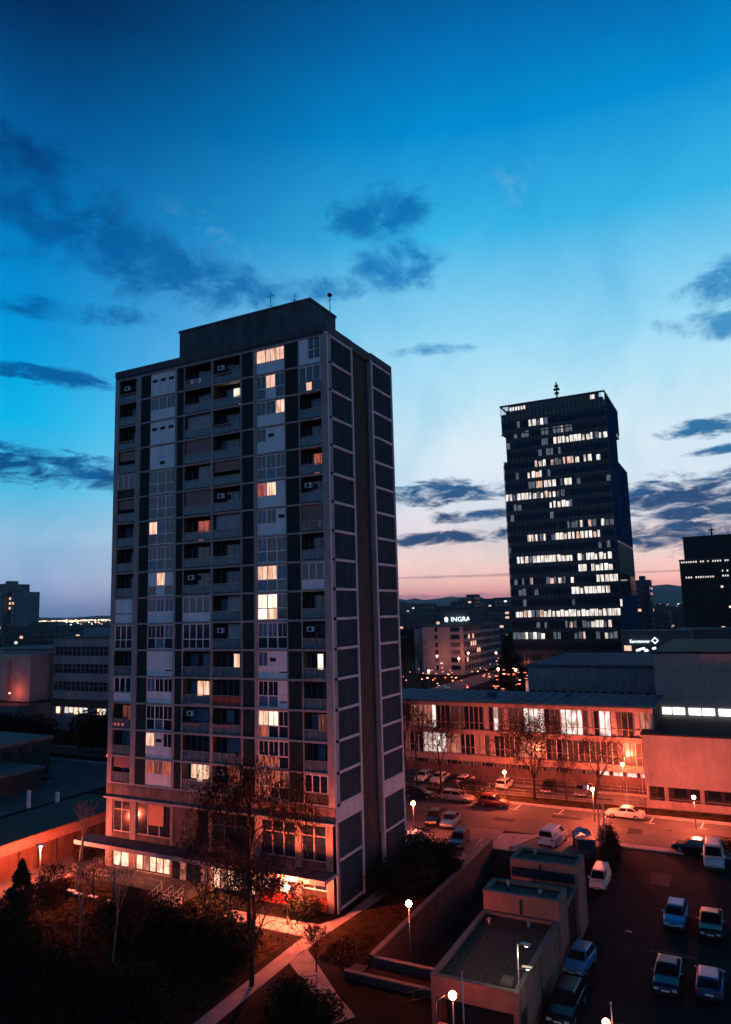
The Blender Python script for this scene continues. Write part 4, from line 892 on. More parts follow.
def car(label,cat,x,y,deg,kind,paint,name='parked_car',group='parked cars',face=True,s=1.0):
    Ln,Wd,stn,(c0,c1,c2,c3,bz,rz_),wr=SPEC[kind]
    o=thing(name,label,cat,(x,y,.012),R(deg),group); hw=Wd/2
    if s!=1: o.scale=(s,s,s)
    b=MB(); rings=[]
    for sx_,tz,wf in stn:
        w_=hw*wf; zl=.24 if abs(sx_)<Ln/2-.15 else .32
        rings.append([(sx_,-w_*.94,zl),(sx_,-w_,zl+.12),(sx_,-w_,tz-.22),(sx_,-w_*.95,tz-.05),(sx_,-w_*.8,tz),(sx_,w_*.8,tz),(sx_,w_*.95,tz-.05),(sx_,w_,tz-.22),(sx_,w_,zl+.12),(sx_,w_*.94,zl)])
    loft(b,rings,paint)
    wb=hw*.90; wt=hw*.72
    def ring(xa,xb,w_,z): return [(xa,-w_,z),(xb,-w_,z),(xb,w_,z),(xa,w_,z)]
    rg_=[ring(c0,c3,wb,bz-.04),ring(c1,c2,wt,rz_-.05),ring(c1+.12,c2-.15,wt*.85,rz_)]
    loft(b,rg_,paint)
    b.box(-Ln/2-.02,-Ln/2+.12,-hw*.82,hw*.82,.32,.5,TRIM); b.box(Ln/2-.14,Ln/2+.02,-hw*.8,hw*.8,.26,.42,TRIM)
    b.box(Ln/2-.02,Ln/2+.03,-hw*.35,hw*.35,.5,.62,TRIM)
    bo=b.build('body',o)
    bv=bo.modifiers.new('bevel','BEVEL'); bv.width=.055; bv.segments=3; bv.limit_method='ANGLE'; bv.angle_limit=R(14); bv.use_clamp_overlap=True
    for p_ in bo.data.polygons: p_.use_smooth=True
    wn=bo.modifiers.new('normals','WEIGHTED_NORMAL'); wn.keep_sharp=False
    def on(fx0,fz0,fx1,fz1,y0a,y1a,nm,off): # slanted quad
        pass
    e=.012
    def lerp(a,b_,t): return a+(b_-a)*t
    q=MB(); za,zb_=.12,.9
    for (xa,xb,nm,sg) in ((c3,c2,'windscreen',1),(c0,c1,'rear_window',-1)):
        q=MB(); pts=[]
        for t in (za,zb_):
            xx=lerp(xa,xb,t)+sg*e*1.5; zz=lerp(bz-.04,rz_-.05,t)+e; ww=lerp(wb,wt,t)*.92; pts.append((xx,zz,ww))
        if kind=='van' and sg<0: pts=[(pts[0][0],1.35,pts[0][2]),(pts[1][0],1.9,pts[1][2])]
        (x0_,z0_,w0_),(x1_,z1_,w1_)=pts
        if sg>0: q.quad((x0_,-w0_,z0_),(x0_,w0_,z0_),(x1_,w1_,z1_),(x1_,-w1_,z1_),CGLASS)
        else: q.quad((x0_,w0_,z0_),(x0_,-w0_,z0_),(x1_,-w1_,z1_),(x1_,w1_,z1_),CGLASS)
        q.build(nm,o)
    q=MB()
    for sg in (-1,1):
        spans=((.04,.47),(.52,.94)) if kind!='van' else ((.70,.95),)
        for s0,s1 in spans:
            def P(s_,t):
                xa=lerp(c0,c3,s_);xb=lerp(c1,c2,s_); return (lerp(xa,xb,t),sg*(lerp(wb,wt,t)+e),lerp(bz-.04,rz_-.05,t))
            q=MB(); q.quad(P(s0,.14),P(s1,.14),P(s1,.86),P(s0,.86),CGLASS); q.build('side_window',o)
    for sg in (-1,1):
        for fx in (-Ln*.30,Ln*.31):
            t=MB(); t.tube((fx,sg*(hw-.2),wr),(fx,sg*(hw+.012),wr),wr,wr,TYRE,16); wo_=t.build('wheel',o)
            t=MB(); t.tube((fx,sg*(hw+.013),wr),(fx,sg*(hw+.022),wr),wr*.62,wr*.55,RIM,10); t.build('rim',wo_)
        t=MB(); zz=stn[-2][1]-.1; t.box(Ln/2-.16,Ln/2-.0,sg*hw*.48,sg*hw*.82,zz-.09,zz+.06,HLAMP); t.build('headlight',o)
        t=MB(); zz=stn[1][1]-.13; t.box(-Ln/2-.01,-Ln/2+.14,sg*hw*.62,sg*hw*.93,zz-.1,zz+.08,TLAMP); t.build('tail_light',o)
        t=MB(); t.box(c3-.35,c3-.2,sg*(hw*.98),sg*(hw*.98+.16),bz+.02,bz+.16,paint); t.build('wing_mirror',o)
    t=MB(); t.box(Ln/2+.032,Ln/2+.045,-.26,.26,.44,.55,PLATE); t.build('number_plate',o); t=MB(); t.box(-Ln/2-.04,-Ln/2-.021,-.26,.26,.55,.66,PLATE); t.build('number_plate',o)
    return o
WHT=paintm('white',(.62,.62,.62),0); SIL=paintm('silver',(.45,.45,.46),.6); BLK=paintm('black',(.012,.013,.016)); BLU=paintm('blue',(.05,.17,.38),.3)
LBL=paintm('pale_blue',(.10,.26,.50),.3); DRD=paintm('dark_red',(.18,.02,.02),.2); GRY=paintm('grey',(.14,.14,.15),.5); NAV=paintm('navy',(.012,.028,.065),.3); CRM=paintm('cream',(.68,.60,.52),0)
car('pale blue hatchback, left of the front pair, in the dark car park','car',27.0,10.0,-92,'hatch',LBL)
car('black saloon right of the pale blue hatchback in the dark car park','car',29.7,9.6,-90,'sedan',BLK)
car('navy saloon, left of the rear pair nearer the viewer','car',27.2,-.7,-90,'sedan',NAV)
car('blue hatchback nose in at the lower right of the car park','car',29.9,-.6,90,'hatch',paintm('dark_blue',(.03,.10,.26),.3))
car('blue hatchback parked beside the garage wall','car',21.15,-1.0,-96,'hatch',LBL,s=.94)
car('black estate car in front of the blue hatchback by the garage wall','car',21.5,-7.4,-92,'wagon',BLK)
car('cream saloon parked on the far side of the lit street','car',19.1,39.9,178,'sedan',CRM)
car('dark red hatchback parked on the lit street','car',2.2,39.3,-2,'hatch',DRD)
car('silver estate car with dark windows parked on the lit street','car',-3.2,40.0,0,'wagon',SIL)
car('dark saloon at the left end of the street parking row','car',-8.9,39.8,2,'sedan',NAV)
car('black hatchback left of the blue saloon in the small car park','car',-2.4,29.2,-82,'hatch',BLK)
car('blue saloon with bright bonnet in the small car park','car',-.2,29.0,-84,'sedan',paintm('mid_blue',(.16,.28,.42),.4))
car('dark blue estate car nearest the retaining wall','car',3.4,22.2,-84,'wagon',NAV)
car('white estate car with its tailgate towards the viewer beside the tower','car',-1.2,20.2,88,'suv',WHT)
car('small blue car half hidden behind the dark bushes','car',1.3,16.5,60,'hatch',LBL)
car('white hatchback, leftmost of the row in front of the school','car',-12.4,52.0-2.4,-90,'hatch',WHT,group='cars in front of the school')
car('white saloon, second from the left in front of the school','car',-9.6,49.6,-92,'sedan',WHT,group='cars in front of the school')
car('pale estate car with lit tail behind the street tree, third in front of the school','car',-5.4,49.7,90,'wagon',CRM,group='cars in front of the school')
car('white hatchback behind the verge lamp in front of the school','car',.8,49.5,88,'hatch',WHT,group='cars in front of the school')
car('dark saloon driving on the back road left of the verge lamp','car',-3.2,46.9,5,'sedan',BLK,group='cars in front of the school')
car('black hatchback in the shade under the round street tree','car',7.3,49.6,-90,'hatch',BLK,group='cars in front of the school')
car('dark saloon with pale nose right of the round street tree','car',12.2,49.6,-92,'sedan',GRY,group='cars in front of the school')
car('white delivery van parked behind the garage block','van',13.1,26.6,82,'van',WHT,'parked_van','parked vans',s=.98)
car('white van with dark windscreen at the right edge of the car park','van',29.5,26.2,-88,'van',WHT,'parked_van','parked vans')
car('dark car half hidden behind the white van at the right','car',27.6,29.4,175,'sedan',BLK)
car('small pale van tucked behind the garage block','van',19.9,15.9,-90,'van',CRM,'parked_van','parked vans',s=.8)
for i,(x,y,d,p) in enumerate(((-46,160,5,WHT),(-41,158,10,CRM),(-34,168,90,WHT),(-56,172,0,SIL))):
    car(['white car on the distant lit street, left of the conifer','pale car stopped on the distant lit street behind the school','white car under the distant lamps left of the office tower','silver car in front of the sign office block'][i],'car',x,y,d,'sedan',p,group='cars on the distant street')
# flatbed with sheeted load and trellis mast
o=thing('flatbed_truck','flatbed truck with a blue sheeted load behind the garage block','truck',(16.9,24.6,.012),R(-74))
m=MB(); m.box(-3.2,1.4,-1.05,1.05,.75,.95,DMETAL); m.box(-3.25,-3.1,-1.05,1.05,.95,1.35,DMETAL)
for sg in (-1,1): m.box(-3.2,1.4,sg*1.05,sg*1.0,.95,1.3,DMETAL)
m.build('flatbed',o)
m=MB(); loft(m,[[(1.5,-1,.6),(1.5,1,.6),(1.5,.95,2.2),(1.5,-.95,2.2)],[(2.5,-1,.55),(2.5,1,.55),(2.5,.92,2.15),(2.5,-.92,2.15)],[(3.1,-.98,.5),(3.1,.98,.5),(3.0,.95,1.2),(3.0,-.95,1.2)]],NAV); m.build('cab',o)
m=MB(); m.quad((3.03,-.85,1.25),(3.03,.85,1.25),(2.6,.8,2.05),(2.6,-.8,2.05),CGLASS); m.build('windscreen',o)
rg=random.Random(5); m=MB(); rings=[]
for i in range(9):
    x=-3.0+i*.53; rings.append([(x,-.95+rg.uniform(0,.15),.96),(x,-.85+rg.uniform(-.1,.1),1.5+rg.uniform(-.2,.25)),(x,-.3,1.75+rg.uniform(-.25,.2)),(x,.3,1.7+rg.uniform(-.25,.25)),(x,.85,1.4+rg.uniform(-.2,.2)),(x,.95,.96)])
loft(m,rings,mat('blue_tarpaulin',(.10,.22,.38),.3,.3,2,spec=.6)); m.build('sheeted_load',o)
for fx in (-2.2,2.1):
    for sg in (-1,1): m=MB(); m.tube((fx,sg*.8,.42),(fx,sg*1.06,.42),.42,.42,TYRE,14); m.build('wheel',o)
m=MB()
for a in ((0,0),(.55,0),(0,.55),(.55,.55)): m.tube((a[0],a[1],0),(a[0],a[1],5.6),.04,.04,METAL,5)
for i in range(9):
    z=i*.62
    m.tube((0,0,z),(.55,0,z+.6),.02,.02,METAL,4); m.tube((.55,0,z),(.55,.55,z+.6),.02,.02,METAL,4); m.tube((0,.55,z),(0,0,z+.6),.02,.02,METAL,4); m.tube((0,0,z+.6),(.55,0,z+.6),.02,.02,METAL,4)
tag(m.build('trellis_mast',None,(18.7,23.6,0)),'open metal trellis mast beside the truck and bushes','mast')

# ------------------------------------------------------------ trees
def bare_tree(label,x,y,h,seed,spread=.5,trunk=.14,bark=None,depth=6,lean=(0,0),clear=.3,group='bare trees',name='bare_tree',leaves=0,droop=0,leafmat=None,fork=1,cat='tree'):
    bark=bark or BARK; rg=random.Random(seed); o=thing(name,label,cat,(x,y,0),0,group)
    t=MB(); c=MB(); tips=[]
    def branch(p,d,l,r,lev,m):
        seg=3 if lev<3 else 2; q=p
        for i in range(seg):
            d=(d+Vector((rg.uniform(-1,1),rg.uniform(-1,1),rg.uniform(-.5,.7)-droop*lev*.25))*.16).normalized()
            q2=q+d*(l/seg); r2=r*(1-.28/seg*(i+1)) ; m.tube(q,q2,max(.016,r if i==0 else rp),max(.014,r2),bark,6 if r>.05 else 4 if r>.02 else 3,False); rp=r2
            if lev>=2 and rg.random()<.75 and lev<depth:
                a=rg.uniform(0,2*PI); pr=d.orthogonal().normalized(); nd=(d*.6+(Matrix.Rotation(a,3,d)@pr)*.8).normalized(); branch(q2,nd,l*.55,r2*.55,lev+2,m)
            q=q2
        tips.append(q)
        if lev>=depth: return
        n=rg.choice([2,3]) if lev>0 else rg.choice([4,5])
        for k in range(n):
            a=2*PI*(k+rg.uniform(-.3,.3))/n; pr=d.orthogonal().normalized()
            sp=spread*rg.uniform(.7,1.4); nd=(d+(Matrix.Rotation(a,3,d)@pr)*sp+Vector((0,0,.12-droop*.2))).normalized()
            branch(q,nd,l*rg.uniform(.62,.82),rp*rg.uniform(.55,.72),lev+1,c)
    # trunk
    base=Vector((0,0,0)); d=Vector((lean[0],lean[1],1)).normalized(); hl=h*clear
    p=base; r=trunk; n=4
    for i in range(n):
        q=p+d*hl/n+Vector((rg.uniform(-.05,.05),rg.uniform(-.05,.05),0))*hl*.3; t.tube(p,q,r,r*.93,bark,8,False); p=q; r*=.93
    if fork==1:
        k=4 if depth>4 else 3
        for j in range(k):
            a=2*PI*(j+rg.uniform(-.2,.2))/k; pr=d.orthogonal().normalized()
            branch(p,(d*1.2+(Matrix.Rotation(a,3,d)@pr)*spread*rg.uniform(.4,1.3)).normalized(),(h-hl)*.36,r*.6,1,c)
        branch(p,d,(h-hl)*.38,r*.75,1,c)
    t.build('trunk',o); c.build('crown',o)
    if leaves:
        lf=MB(); 
        for _ in range(leaves):
            b_=rg.choice(tips); p=b_+Vector((rg.gauss(0,.24),rg.gauss(0,.24),rg.gauss(-.5*droop,.32))); s=rg.uniform(.05,.13)
            a=(Vector((rg.uniform(-.4,.4),rg.uniform(-.4,.4),-1)).normalized()*s*2.2) if droop else Vector((rg.uniform(-1,1),rg.uniform(-1,1),rg.uniform(-1,1))).normalized()*s; b2=a.orthogonal().normalized()*s*(.28 if droop else .6)
            lf.add([p-a,p+b2,p+a,p-b2],[(0,1,2,3)],leafmat or DRYL)
        lf.build('foliage',o)
    return o
def leafy(name,label,x,y,z,blobs,n,size,seed,mt=None,cat='shrub',trunk=None,group='shrubs and evergreens'):
    mt=mt or LEAF; rg=random.Random(seed); o=thing(name,label,cat,(x,y,z),0,group); m=MB()
    tot=sum(b[3]*b[4] for b in blobs)
    for bx,by,bz,br,bh in blobs:
        k=int(n*br*bh/tot)
        for _ in range(k):
            v=Vector((rg.gauss(0,1),rg.gauss(0,1),rg.gauss(0,1))).normalized()*(rg.random()**.38)*(1+.25*math.sin(rg.random()*9))
            p=Vector((bx+v.x*br,by+v.y*br,max(.03,bz+v.z*bh))); s=size*rg.uniform(.5,1.4)
            a=Vector((rg.uniform(-1,1),rg.uniform(-1,1),rg.uniform(-.6,.6))).normalized()*s; b2=a.cross(Vector((rg.uniform(-1,1),rg.uniform(-1,1),rg.uniform(-1,1)))).normalized()*s*.5
            m.add([p-a,p+b2,p+a,p-b2],[(0,1,2,3)],mt)
    m.build('foliage',o)
    s_=MB()
    for bx,by,bz,br,bh in blobs: s_.tube((bx*.5,by*.5,0),(bx,by,bz),.09,.03,BARK,5)
    s_.build('trunk',o)
    return o
def conifer(label,x,y,h,rad,n,size,seed,z0=0):
    rg=random.Random(seed); o=thing('conifer_tree',label,'tree',(x,y,z0),0,'conifers'); m=MB()
    for _ in range(n):
        t=rg.random()**.7; z=h*(.06+.94*t); r_=rad*(1-t)**.8*(.35+.65*rg.random()**.5)*(1+.25*math.sin(t*26)); a=rg.uniform(0,2*PI)
        p=Vector((r_*math.cos(a),r_*math.sin(a),z-.15*r_)); d=Vector((math.cos(a),math.sin(a),-.35)).normalized(); s=size*rg.uniform(.6,1.4); b2=d.cross(Vector((0,0,1))).normalized()*s*.4
        m.add([p-d*s,p+b2,p+d*s,p-b2],[(0,1,2,3)],LEAF)
    m.build('foliage',o); t_=MB(); t_.tube((0,0,0),(0,0,h*.95),h*.02+.05,.02,BARK,7); t_.build('trunk',o); return o
bare_tree('tall dark tree with drooping dry leaves in front of the apartment tower entrance',-5.6,-5.4,13.4,11,.62,.24,depth=6,clear=.42,leaves=5500,droop=.55,leafmat=mat('dark_dry_leaves',(.016,.013,.011),.95,.4,2,spec=.05),group='garden trees')
bare_tree('bare spreading tree standing over the lit path',.3,-13.2,9.4,23,.85,.18,depth=6,clear=.28,group='garden trees')
bare_tree('small bare tree against the lit ground floor of the tower',-8.6,-7.4,7.4,31,.8,.13,depth=6,clear=.22,group='garden trees')
bare_tree('twiggy bare tree left of the lit entrance globe lamp',-3.8,-7.4,6.0,37,.85,.11,depth=6,clear=.2,leaves=2500,group='garden trees')
bare_tree('slim pale birch leaning beside the left lamp',-26.9,-5.0,8.6,41,.34,.17,BIRCH,depth=4,lean=(.15,.0),clear=.6,group='pale birches')
bare_tree('pale forked birch in the dark lower left garden',-16.5,-13.8,7.0,43,.36,.08,BIRCH,depth=4,lean=(.03,0),clear=.4,group='pale birches')
bare_tree('pale thin birch right of the forked birch in the dark garden',-12.0,-14.5,7.4,47,.35,.07,BIRCH,depth=4,lean=(.14,0),clear=.45,group='pale birches')
bare_tree('round crowned bare street tree before the school',6.6,44.0,11.6,53,.85,.22,depth=6,clear=.24,group='street trees',leaves=5000,leafmat=LEAF)
bare_tree('leaning street tree with a curved trunk beside the hall',14.6,43.6,9.4,59,.75,.22,depth=6,lean=(.22,0),clear=.4,group='street trees')
bare_tree('bare street tree behind the silver estate car',-7.2,43.9,10.6,61,.8,.2,depth=6,clear=.35,group='street trees')
bare_tree('thin straight tree, left of the pair at the tower edge',-12.8,43.5,12.5,67,.4,.13,depth=5,clear=.55,group='street trees',leaves=800)
bare_tree('thin straight tree, right of the pair at the tower edge',-11.0,43.8,11.5,71,.42,.13,depth=5,clear=.5,group='street trees',leaves=600)
bare_tree('small bare tree on the verge right of the round tree',11.0,44.0,6.0,73,.5,.1,depth=5,clear=.3,group='street trees')
bare_tree('bare tree behind the school roof at the left',-60,150,17,79,.6,.35,depth=5,clear=.3,group='distant trees',leaves=900)
bare_tree('bare tree beside the sign office block',-66,178,18,83,.6,.35,depth=5,clear=.3,group='distant trees',leaves=900)
conifer('dark broad conifer behind the school, left of the office tower',-33.7,172,12.5,6.8,5200,.8,3)
conifer('black conifer in the lower left garden',-24.5,-13.2,5.6,1.9,3000,.22,5)
leafy('evergreen_bush','large black evergreen bush at the foot of the apartment tower side',3.4,6.5,0,[(-.9,-.6,1.6,2.0,1.5),(1.4,.8,2.0,2.0,1.9),(.2,3.5,2.4,2.2,2.3),(2.0,5.0,1.8,1.9,1.8)],15000,.13,7)
leafy('evergreen_bush','dark evergreen bush between the large bush and the parked cars',3.2,13.0,0,[(0,0,1.4,1.7,1.4),(1.2,1.6,1.2,1.5,1.2)],6000,.13,8)
leafy('evergreen_bush','dark bush right of the tower entrance lamp',-2.2,-1.6,0,[(0,0,.8,1.3,.9),(-1.3,.1,.7,.9,.7)],4500,.10,9)
leafy('evergreen_bush','wide dark shrub in the middle of the lower left garden',-12,-9.0,0,[(0,0,1.2,2.4,1.3),(3.5,-1,1.3,2.2,1.4),(-4,-.8,1.2,2.3,1.2)],9000,.14,10)
leafy('evergreen_bush','dark shrub beneath the bare tree beside the path',-3.6,-10,0,[(0,0,1.0,2.0,1.1),(-2.5,1.2,1.1,1.9,1.2)],6000,.13,12)
leafy('evergreen_bush','low dark shrub at the bottom left corner',-17,-19,0,[(0,0,1.3,2.6,1.5),(4,-1,1.3,2.6,1.6),(-4,1.5,1.4,2.5,1.7)],9000,.15,13)
leafy('evergreen_bush','dark shrub at the bottom edge left of the lit path',-6,-18.5,0,[(0,0,1.1,2.4,1.3),(3,-2,1.0,2,1.2)],6000,.14,14)
leafy('evergreen_bush','dark hedge along the left pavement under the lamp',-28,-9.6,0,[(0,0,.7,.9,.8),(.3,1.9,.8,1,.9),(.2,3.8,.6,.9,.7),(-.2,-2,.9,1,1)],5000,.11,15,mt=DRYL)
leafy('evergreen_bush','dark bush at the foot of the trellis mast',20.0,22.0,0,[(0,0,.9,.9,1.1),(.1,-2.2,.9,.9,1.0),(-.2,2,.9,1.0,1.1),(-.9,4.4,1.0,1.0,1.2),(-1.2,6.4,1.0,1.0,1.2)],8000,.11,16,mt=DRYL)
leafy('evergreen_bush','clipped dark hedge behind the white van at the right edge',31.5,30.6,0,[(0,0,.6,1.4,.7),(2.6,0,.6,1.4,.7),(-2,-.4,.6,1.1,.7)],4500,.11,18)
leafy('evergreen_bush','dark bushes at the bottom below the path railing',4.5,-14.5,0,[(0,0,.8,1.6,.9),(2.6,-.4,.7,1.5,.8)],4000,.12,19)
leafy('leafy_tree','dark round tree before the institute, left of the apartment tower',-66,66,0,[(0,0,7,5,6.5),(3,2,10,4,5),(-2.5,1,5,4,4)],6000,.45,20,cat='tree',group='dark trees on the left')
leafy('leafy_tree','dark low tree in front of the institute ground floor',-88,52,0,[(0,0,4,4,3.6),(6,2,4,4,3.4),(12,0,4,3.6,3.6)],5500,.4,22,cat='tree',group='dark trees on the left')
leafy('leafy_tree','dark tree mass below the red lit wall at the far left',-108,48,0,[(0,0,3.4,4.5,3),(7,0,3.2,4.5,3),(-7,0,3.6,4.5,3)],5500,.4,24,cat='tree',group='dark trees on the left')
leafy('leafy_tree','dark thicket between the side road and the apartment tower',-48,30,0,[(0,0,2.5,4,2.6),(5,4,2.6,4,2.7),(9,9,2.5,4,2.6)],6000,.28,25,cat='tree',group='dark trees on the left')
# reddish dry shrubs lit near the left pavement
leafy('dry_shrub','reddish dry shrub beside the lit left yard',-33.4,1.2,0,[(0,0,.7,.9,.8),(.2,2,.7,1,.8)],2600,.09,27,mt=DRYL)
for i_,(x_,y_,h_,lab_) in enumerate(((-24.8,-9.5,4.2,'small bare sapling behind the left birch in the dark garden'),(-21.0,-8.2,4.8,'bare sapling before the terrace railing'),(-19.0,-15.5,5.6,'thin bare tree at the bottom of the dark garden'),(-9.5,-15.0,5.4,'thin bare tree in the dark garden left of the lit path'),(3.6,-9.6,3.4,'bare sapling in the lawn right of the forked path'))):
    bare_tree(lab_,x_,y_,h_,200+i_,.6,.06,depth=5,clear=.25,group='garden trees')
for i_,x_ in enumerate((-24.2,-21.4)):
    m=MB(); m.tube((0,0,0),(0,0,2.3),.16,.13,DMETAL,8); m.ball((0,0,2.4),.2,DMETAL,8,6); tag(m.build('dark_post',None,(x_,-5.4,0)),['left of two stout dark posts before the lit terrace windows','right of two stout dark posts before the lit terrace windows'][i_],'post')
for i_,(x_,y_) in enumerate(((-26.2,-6.3),(-24.9,-6.6),(-23.0,-6.5),(-20.6,-6.7))):
    m=MB(); m.box(-.5,.5,-.18,.18,.42,.48,WPAN); m.box(-.4,-.32,-.15,.15,0,.42,DMETAL); m.box(.32,.4,-.15,.15,0,.42,DMETAL); q_=m.build('garden_bench',None,(x_,y_,0)); tag(q_,'small pale slab bench in the dark garden before the terrace','bench','pale benches before the terrace')
# ground cover
m=MB(); rg=random.Random(77)
for _ in range(22000):
    x=rg.uniform(-29,7); y=rg.uniform(-36,-5.2)
    if -1.4<x<1.9 or (x>.5 and y>-14.5 and abs((y+9)-(-(x-3)))<2.4): continue
    s=rg.uniform(.04,.13); a=rg.uniform(0,PI); dx,dy=math.cos(a)*s*.5,math.sin(a)*s*.5
    m.add([(x-dx,y-dy,.01),(x+dx,y+dy,.01),(x+rg.uniform(-.06,.06),y+rg.uniform(-.06,.06),s*1.6)],[(0,1,2)],LAWN if rg.random()<.6 else DRYL)
for _ in range(9000):
    x=rg.uniform(2.5,6.9); y=rg.uniform(-8,17); s=rg.uniform(.04,.12)
    m.add([(x-s*.4,y,.01),(x+s*.4,y,.01),(x,y+.03,s*1.5)],[(0,1,2)],LAWN if rg.random()<.6 else DRYL)
q=m.build('ground_cover'); q['kind']='stuff'; q['label']='rough grass and fallen leaves in the dark garden'; q['category']='grass'

# ------------------------------------------------------------ far city, lights and hills
rg=random.Random(55)
camp=Vector((33.69,-58.77))
def at(azd,dist): a=R(azd); return camp.x+math.sin(a)*dist, camp.y+math.cos(a)*dist
def far(azd,dist,wd,dp,eltop,i,lit=.05):
    x,y=at(azd,dist); h=26.5+dist*math.tan(R(eltop))
    farb('distant_block','small dark apartment block far away on the skyline','apartment building',x-wd/2,x+wd/2,y-dp/2,y+dp/2,max(8,h),seed=100+i,litp=lit,fx=4.2,fz=3.1,group='small dark blocks on the far skyline',roof=rg.random()<.6)
i=0
for azd,dist,wd,el_ in ((-24.2,900,26,.55),(-22.5,820,24,.5),(-19.4,700,20,.6),(-17.8,760,40,.75),(-18.6,640,7,1.1),(-15.4,650,34,.8),(-13.5,600,14,.5),(-20.8,600,44,0.05),(-16.5,520,60,-.1),(-23.8,560,60,-.35),(-13.3,480,20,-.3),(-13.0,420,16,.9)):
    far(azd,dist,wd,16,el_,i); i+=1
for azd,dist,wd,el_ in ((-4.8,760,26,-.2),(-3.2,700,30,-.3),(-2.2,640,18,.1),(-1.2,620,40,-.6),(.8,700,60,-.4),(-5.6,520,24,-.6)):
    far(azd,dist,wd,16,el_,i,.08); i+=1
for azd in [x*.9-56.5 for x in range(0,13)]:
    far(azd+rg.uniform(-.3,.3),rg.uniform(420,900),rg.uniform(18,50),16,rg.uniform(-1.1,-.35),i,.06); i+=1
# left high-rise of stepped slabs
o=thing('highrise_slab','cluster of three stepped high-rise slabs at the far left edge','apartment building',(-366,243,0))
hm=mat('highrise_wall',(.17,.19,.21),.9,.2,.05,streak=.3)
m=MB(); m.box(-14,-1,-8,8,0,45.5,hm); m.box(-6,4,-12,6,0,49.5,hm); m.box(4.05,11,-9,8,0,44.5,hm); m.box(-22,-14.05,-9,8,0,46.3,hm); m.build('wall',o)
m=MB(); m.box(-3,1,-6,0,49.5,51.5,hm); m.box(5,9,-4,2,44.5,45.6,hm); m.build('roof',o)
m=MB(); m2=MB(); rg2=random.Random(8)
for k in range(15):
    for xa,yf in ((-4.8,-12),(-2.2,-12),(.6,-12),(5.2,-9),(8,-9),(-20,-9),(-17,-9),(-11,-8)):
        l=rg2.random()<.09; (m2 if l else m).box(xa,xa+1.6,yf-.15,yf-.02,2+k*2.9,3.4+k*2.9,ROOMW if l else GLASS)
m.build('windows',o)['kind']='stuff'; m2.build('lit_windows',o)['kind']='stuff'
# the carpet of city lights near the horizon: uncountable
m=MB(); m2=MB()
for _ in range(420):
    azd=rg.choice([rg.uniform(-57,-47),rg.uniform(-25,-12),rg.uniform(-6,5)]); dist=rg.uniform(500,3200); x,y=at(azd,dist); s=dist*.00042*rg.uniform(.5,1.6); z=rg.uniform(6,20)+ (dist-500)*.004
    (m if rg.random()<.75 else m2).box(x-s,x+s,y-s,y+s,z,z+s*1.6,CITYL if rg.random()<.8 else CITYR)
for _ in range(90):
    azd=rg.uniform(-52,-46.5); dist=rg.uniform(1500,5200); x,y=at(azd,dist); s=dist*.0006*rg.uniform(.6,1.5); m.box(x-s*1.5,x+s*1.5,y-s,y+s,22,22+s*1.3,CITYL)
m.v+=m2.v if False else []
q=m.build('city_lights'); q['kind']='stuff'; q['label']='scattered lights of the far city near the horizon'; q['category']='city lights'
q=m2.build('city_lights'); q['kind']='stuff'; q['label']='reddish scattered lights of the far city'; q['category']='city lights'
# dark belt of far trees
m=MB()
for _ in range(2600):
    azd=rg.uniform(-62,10); dist=rg.uniform(420,2400); x,y=at(azd,dist); s=rg.uniform(4,9); z=rg.uniform(2,9)
    pts=[]; n=6
    vs=[(x+math.cos(2*PI*k/n)*s*rg.uniform(.7,1.2),y+math.sin(2*PI*k/n)*s,0) for k in range(n)]+[(x+math.cos(2*PI*k/n)*s*.8,y+math.sin(2*PI*k/n)*s*.8,z+rg.uniform(0,4)) for k in range(n)]+[(x,y,z+rg.uniform(4,6))]
    m.add(vs,[(k,(k+1)%n,n+(k+1)%n,n+k) for k in range(n)]+[(n+k,n+(k+1)%n,2*n) for k in range(n)],LEAF)
q=m.build('far_woodland'); q['kind']='stuff'; q['label']='dark belt of far trees between the distant blocks'; q['category']='woodland'
# distant lamps on the street behind the school
DL='distant lamps'
for n,(x,y,z,wt,lab) in enumerate(((-52,150,8,833,'distant lamp nearest the bare tree behind the school roof'),(-62,205,8,1083,'distant lamp at the corner of the sign office block'),(-64,222,9,1000,'distant lamp beside the pale end of the sign office block'),(-58,240,8,833,'distant lamp far along the side of the sign office block'),(-33,160,8,916,'distant lamp right of the dark conical conifer'),(-27,158,8,666,'distant lamp before the foot of the office tower'),(-76,218,8,833,'distant lamp left of the sign office block'))):
    lamp_post('street_lamp',x,y,z,wt,lab,group=DL,r=.35,col=(1,.22,.12))
m=MB(); rg3=random.Random(12)
for _ in range(70):
    x=rg3.uniform(-80,-44); y=rg3.uniform(165,262); s=rg3.uniform(.15,.4); zq=rg3.uniform(.6,4.5); m.box(x,x+s*1.6,y,y+s,zq,zq+s,CITYR if rg3.random()<.7 else CITYL)
for _ in range(40):
    x=rg3.uniform(-38,-23); y=rg3.uniform(150,175); s=rg3.uniform(.12,.35); z=rg3.uniform(.6,8); m.box(x,x+s*2.4,y,y+s,z,z+s*.8,CITYR if rg3.random()<.8 else CITYL)
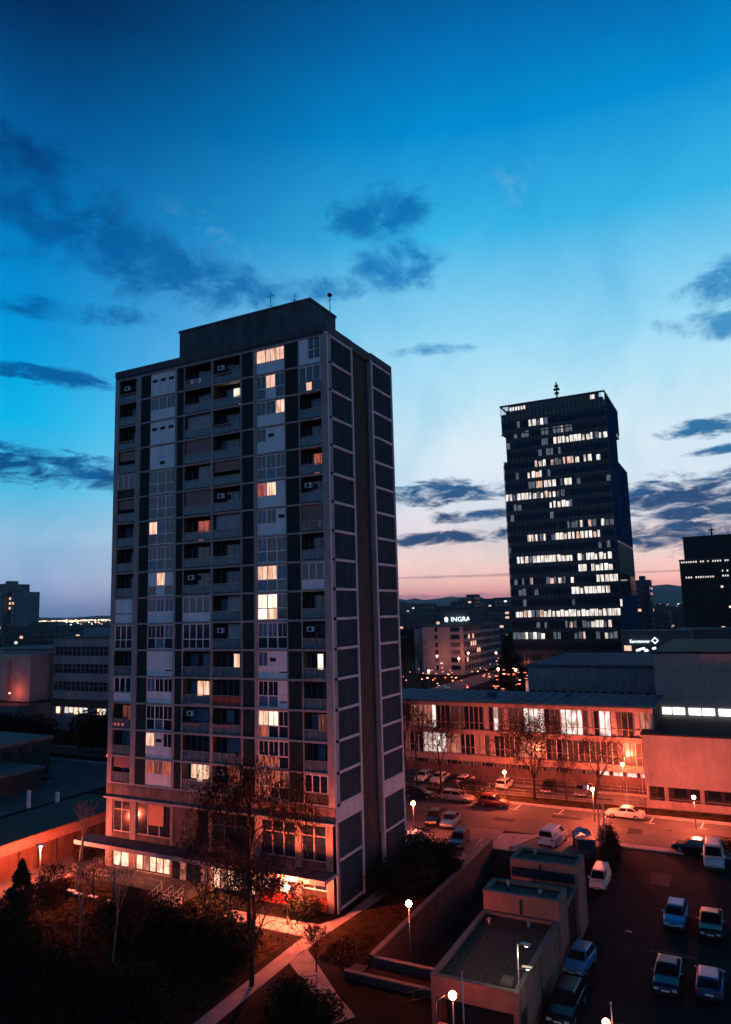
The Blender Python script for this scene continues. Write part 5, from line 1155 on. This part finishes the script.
q=m.build('traffic_lights_glow'); q.name='street_lights'; q['kind']='stuff'; q['label']='jumble of red and orange shop and traffic lights beyond the school roof'; q['category']='street lights'
sheet('far_road',[(-110,60,145,170),(-62,-50,170,320)],ASPHL,.03)
# hills
m=MB(); n=150; rows=5; vs=[];fs=[]
def ridge(azd):
    b=1.05*math.exp(-((azd+3.5)/9)**2)+.75*math.exp(-((azd+24)/10)**2)+.25+.12*math.sin(azd*.9)+.06*math.sin(azd*2.7+1)+.05*math.sin(azd*5.1)
    if azd<-40: b=.22+.05*math.sin(azd*1.3)
    return b
for i in range(n+1):
    azd=-75+i*105/n
    for j,(dd,f_) in enumerate(((7600,0),(8600,.55),(9600,1),(10800,.6),(12400,0))):
        x,y=at(azd,dd); vs.append((x,y,-2+f_*(28+9600*math.tan(R(ridge(azd+j*.35-.7))))))
for i in range(n):
    for j in range(rows-1): fs.append((i*rows+j,(i+1)*rows+j,(i+1)*rows+j+1,i*rows+j+1))
m.add(vs,fs,HILL,True); struct(m.build('hills'))

# ------------------------------------------------------------ haze
import os
HZ=True
if HZ:
    m=MB(); hm=bpy.data.materials.new('haze'); hm.use_nodes=True; hn=hm.node_tree; hn.nodes.clear()
    ou=hn.nodes.new('ShaderNodeOutputMaterial'); pv_=hn.nodes.new('ShaderNodeVolumePrincipled'); pv_.inputs['Color'].default_value=(.72,.84,1,1); pv_.inputs['Density'].default_value=.00003; pv_.inputs['Anisotropy'].default_value=.2
    hn.links.new(pv_.outputs[0],ou.inputs['Volume'])
    m.box(-13000,13000,-2000,12900,-4,320,hm); q=m.build('haze'); q['kind']='stuff'; q['label']='thin evening haze over the city'; q['category']='haze'

# ------------------------------------------------------------ render settings
scene.render.engine='CYCLES'
scene.view_settings.view_transform='Standard'; scene.view_settings.look='None'; scene.view_settings.exposure=0; scene.view_settings.gamma=1
scene.cycles.sample_clamp_indirect=3; scene.cycles.sample_clamp_direct=0
scene.cycles.max_bounces=5; scene.cycles.diffuse_bounces=2; scene.cycles.glossy_bounces=2; scene.cycles.transmission_bounces=2; scene.cycles.volume_bounces=0
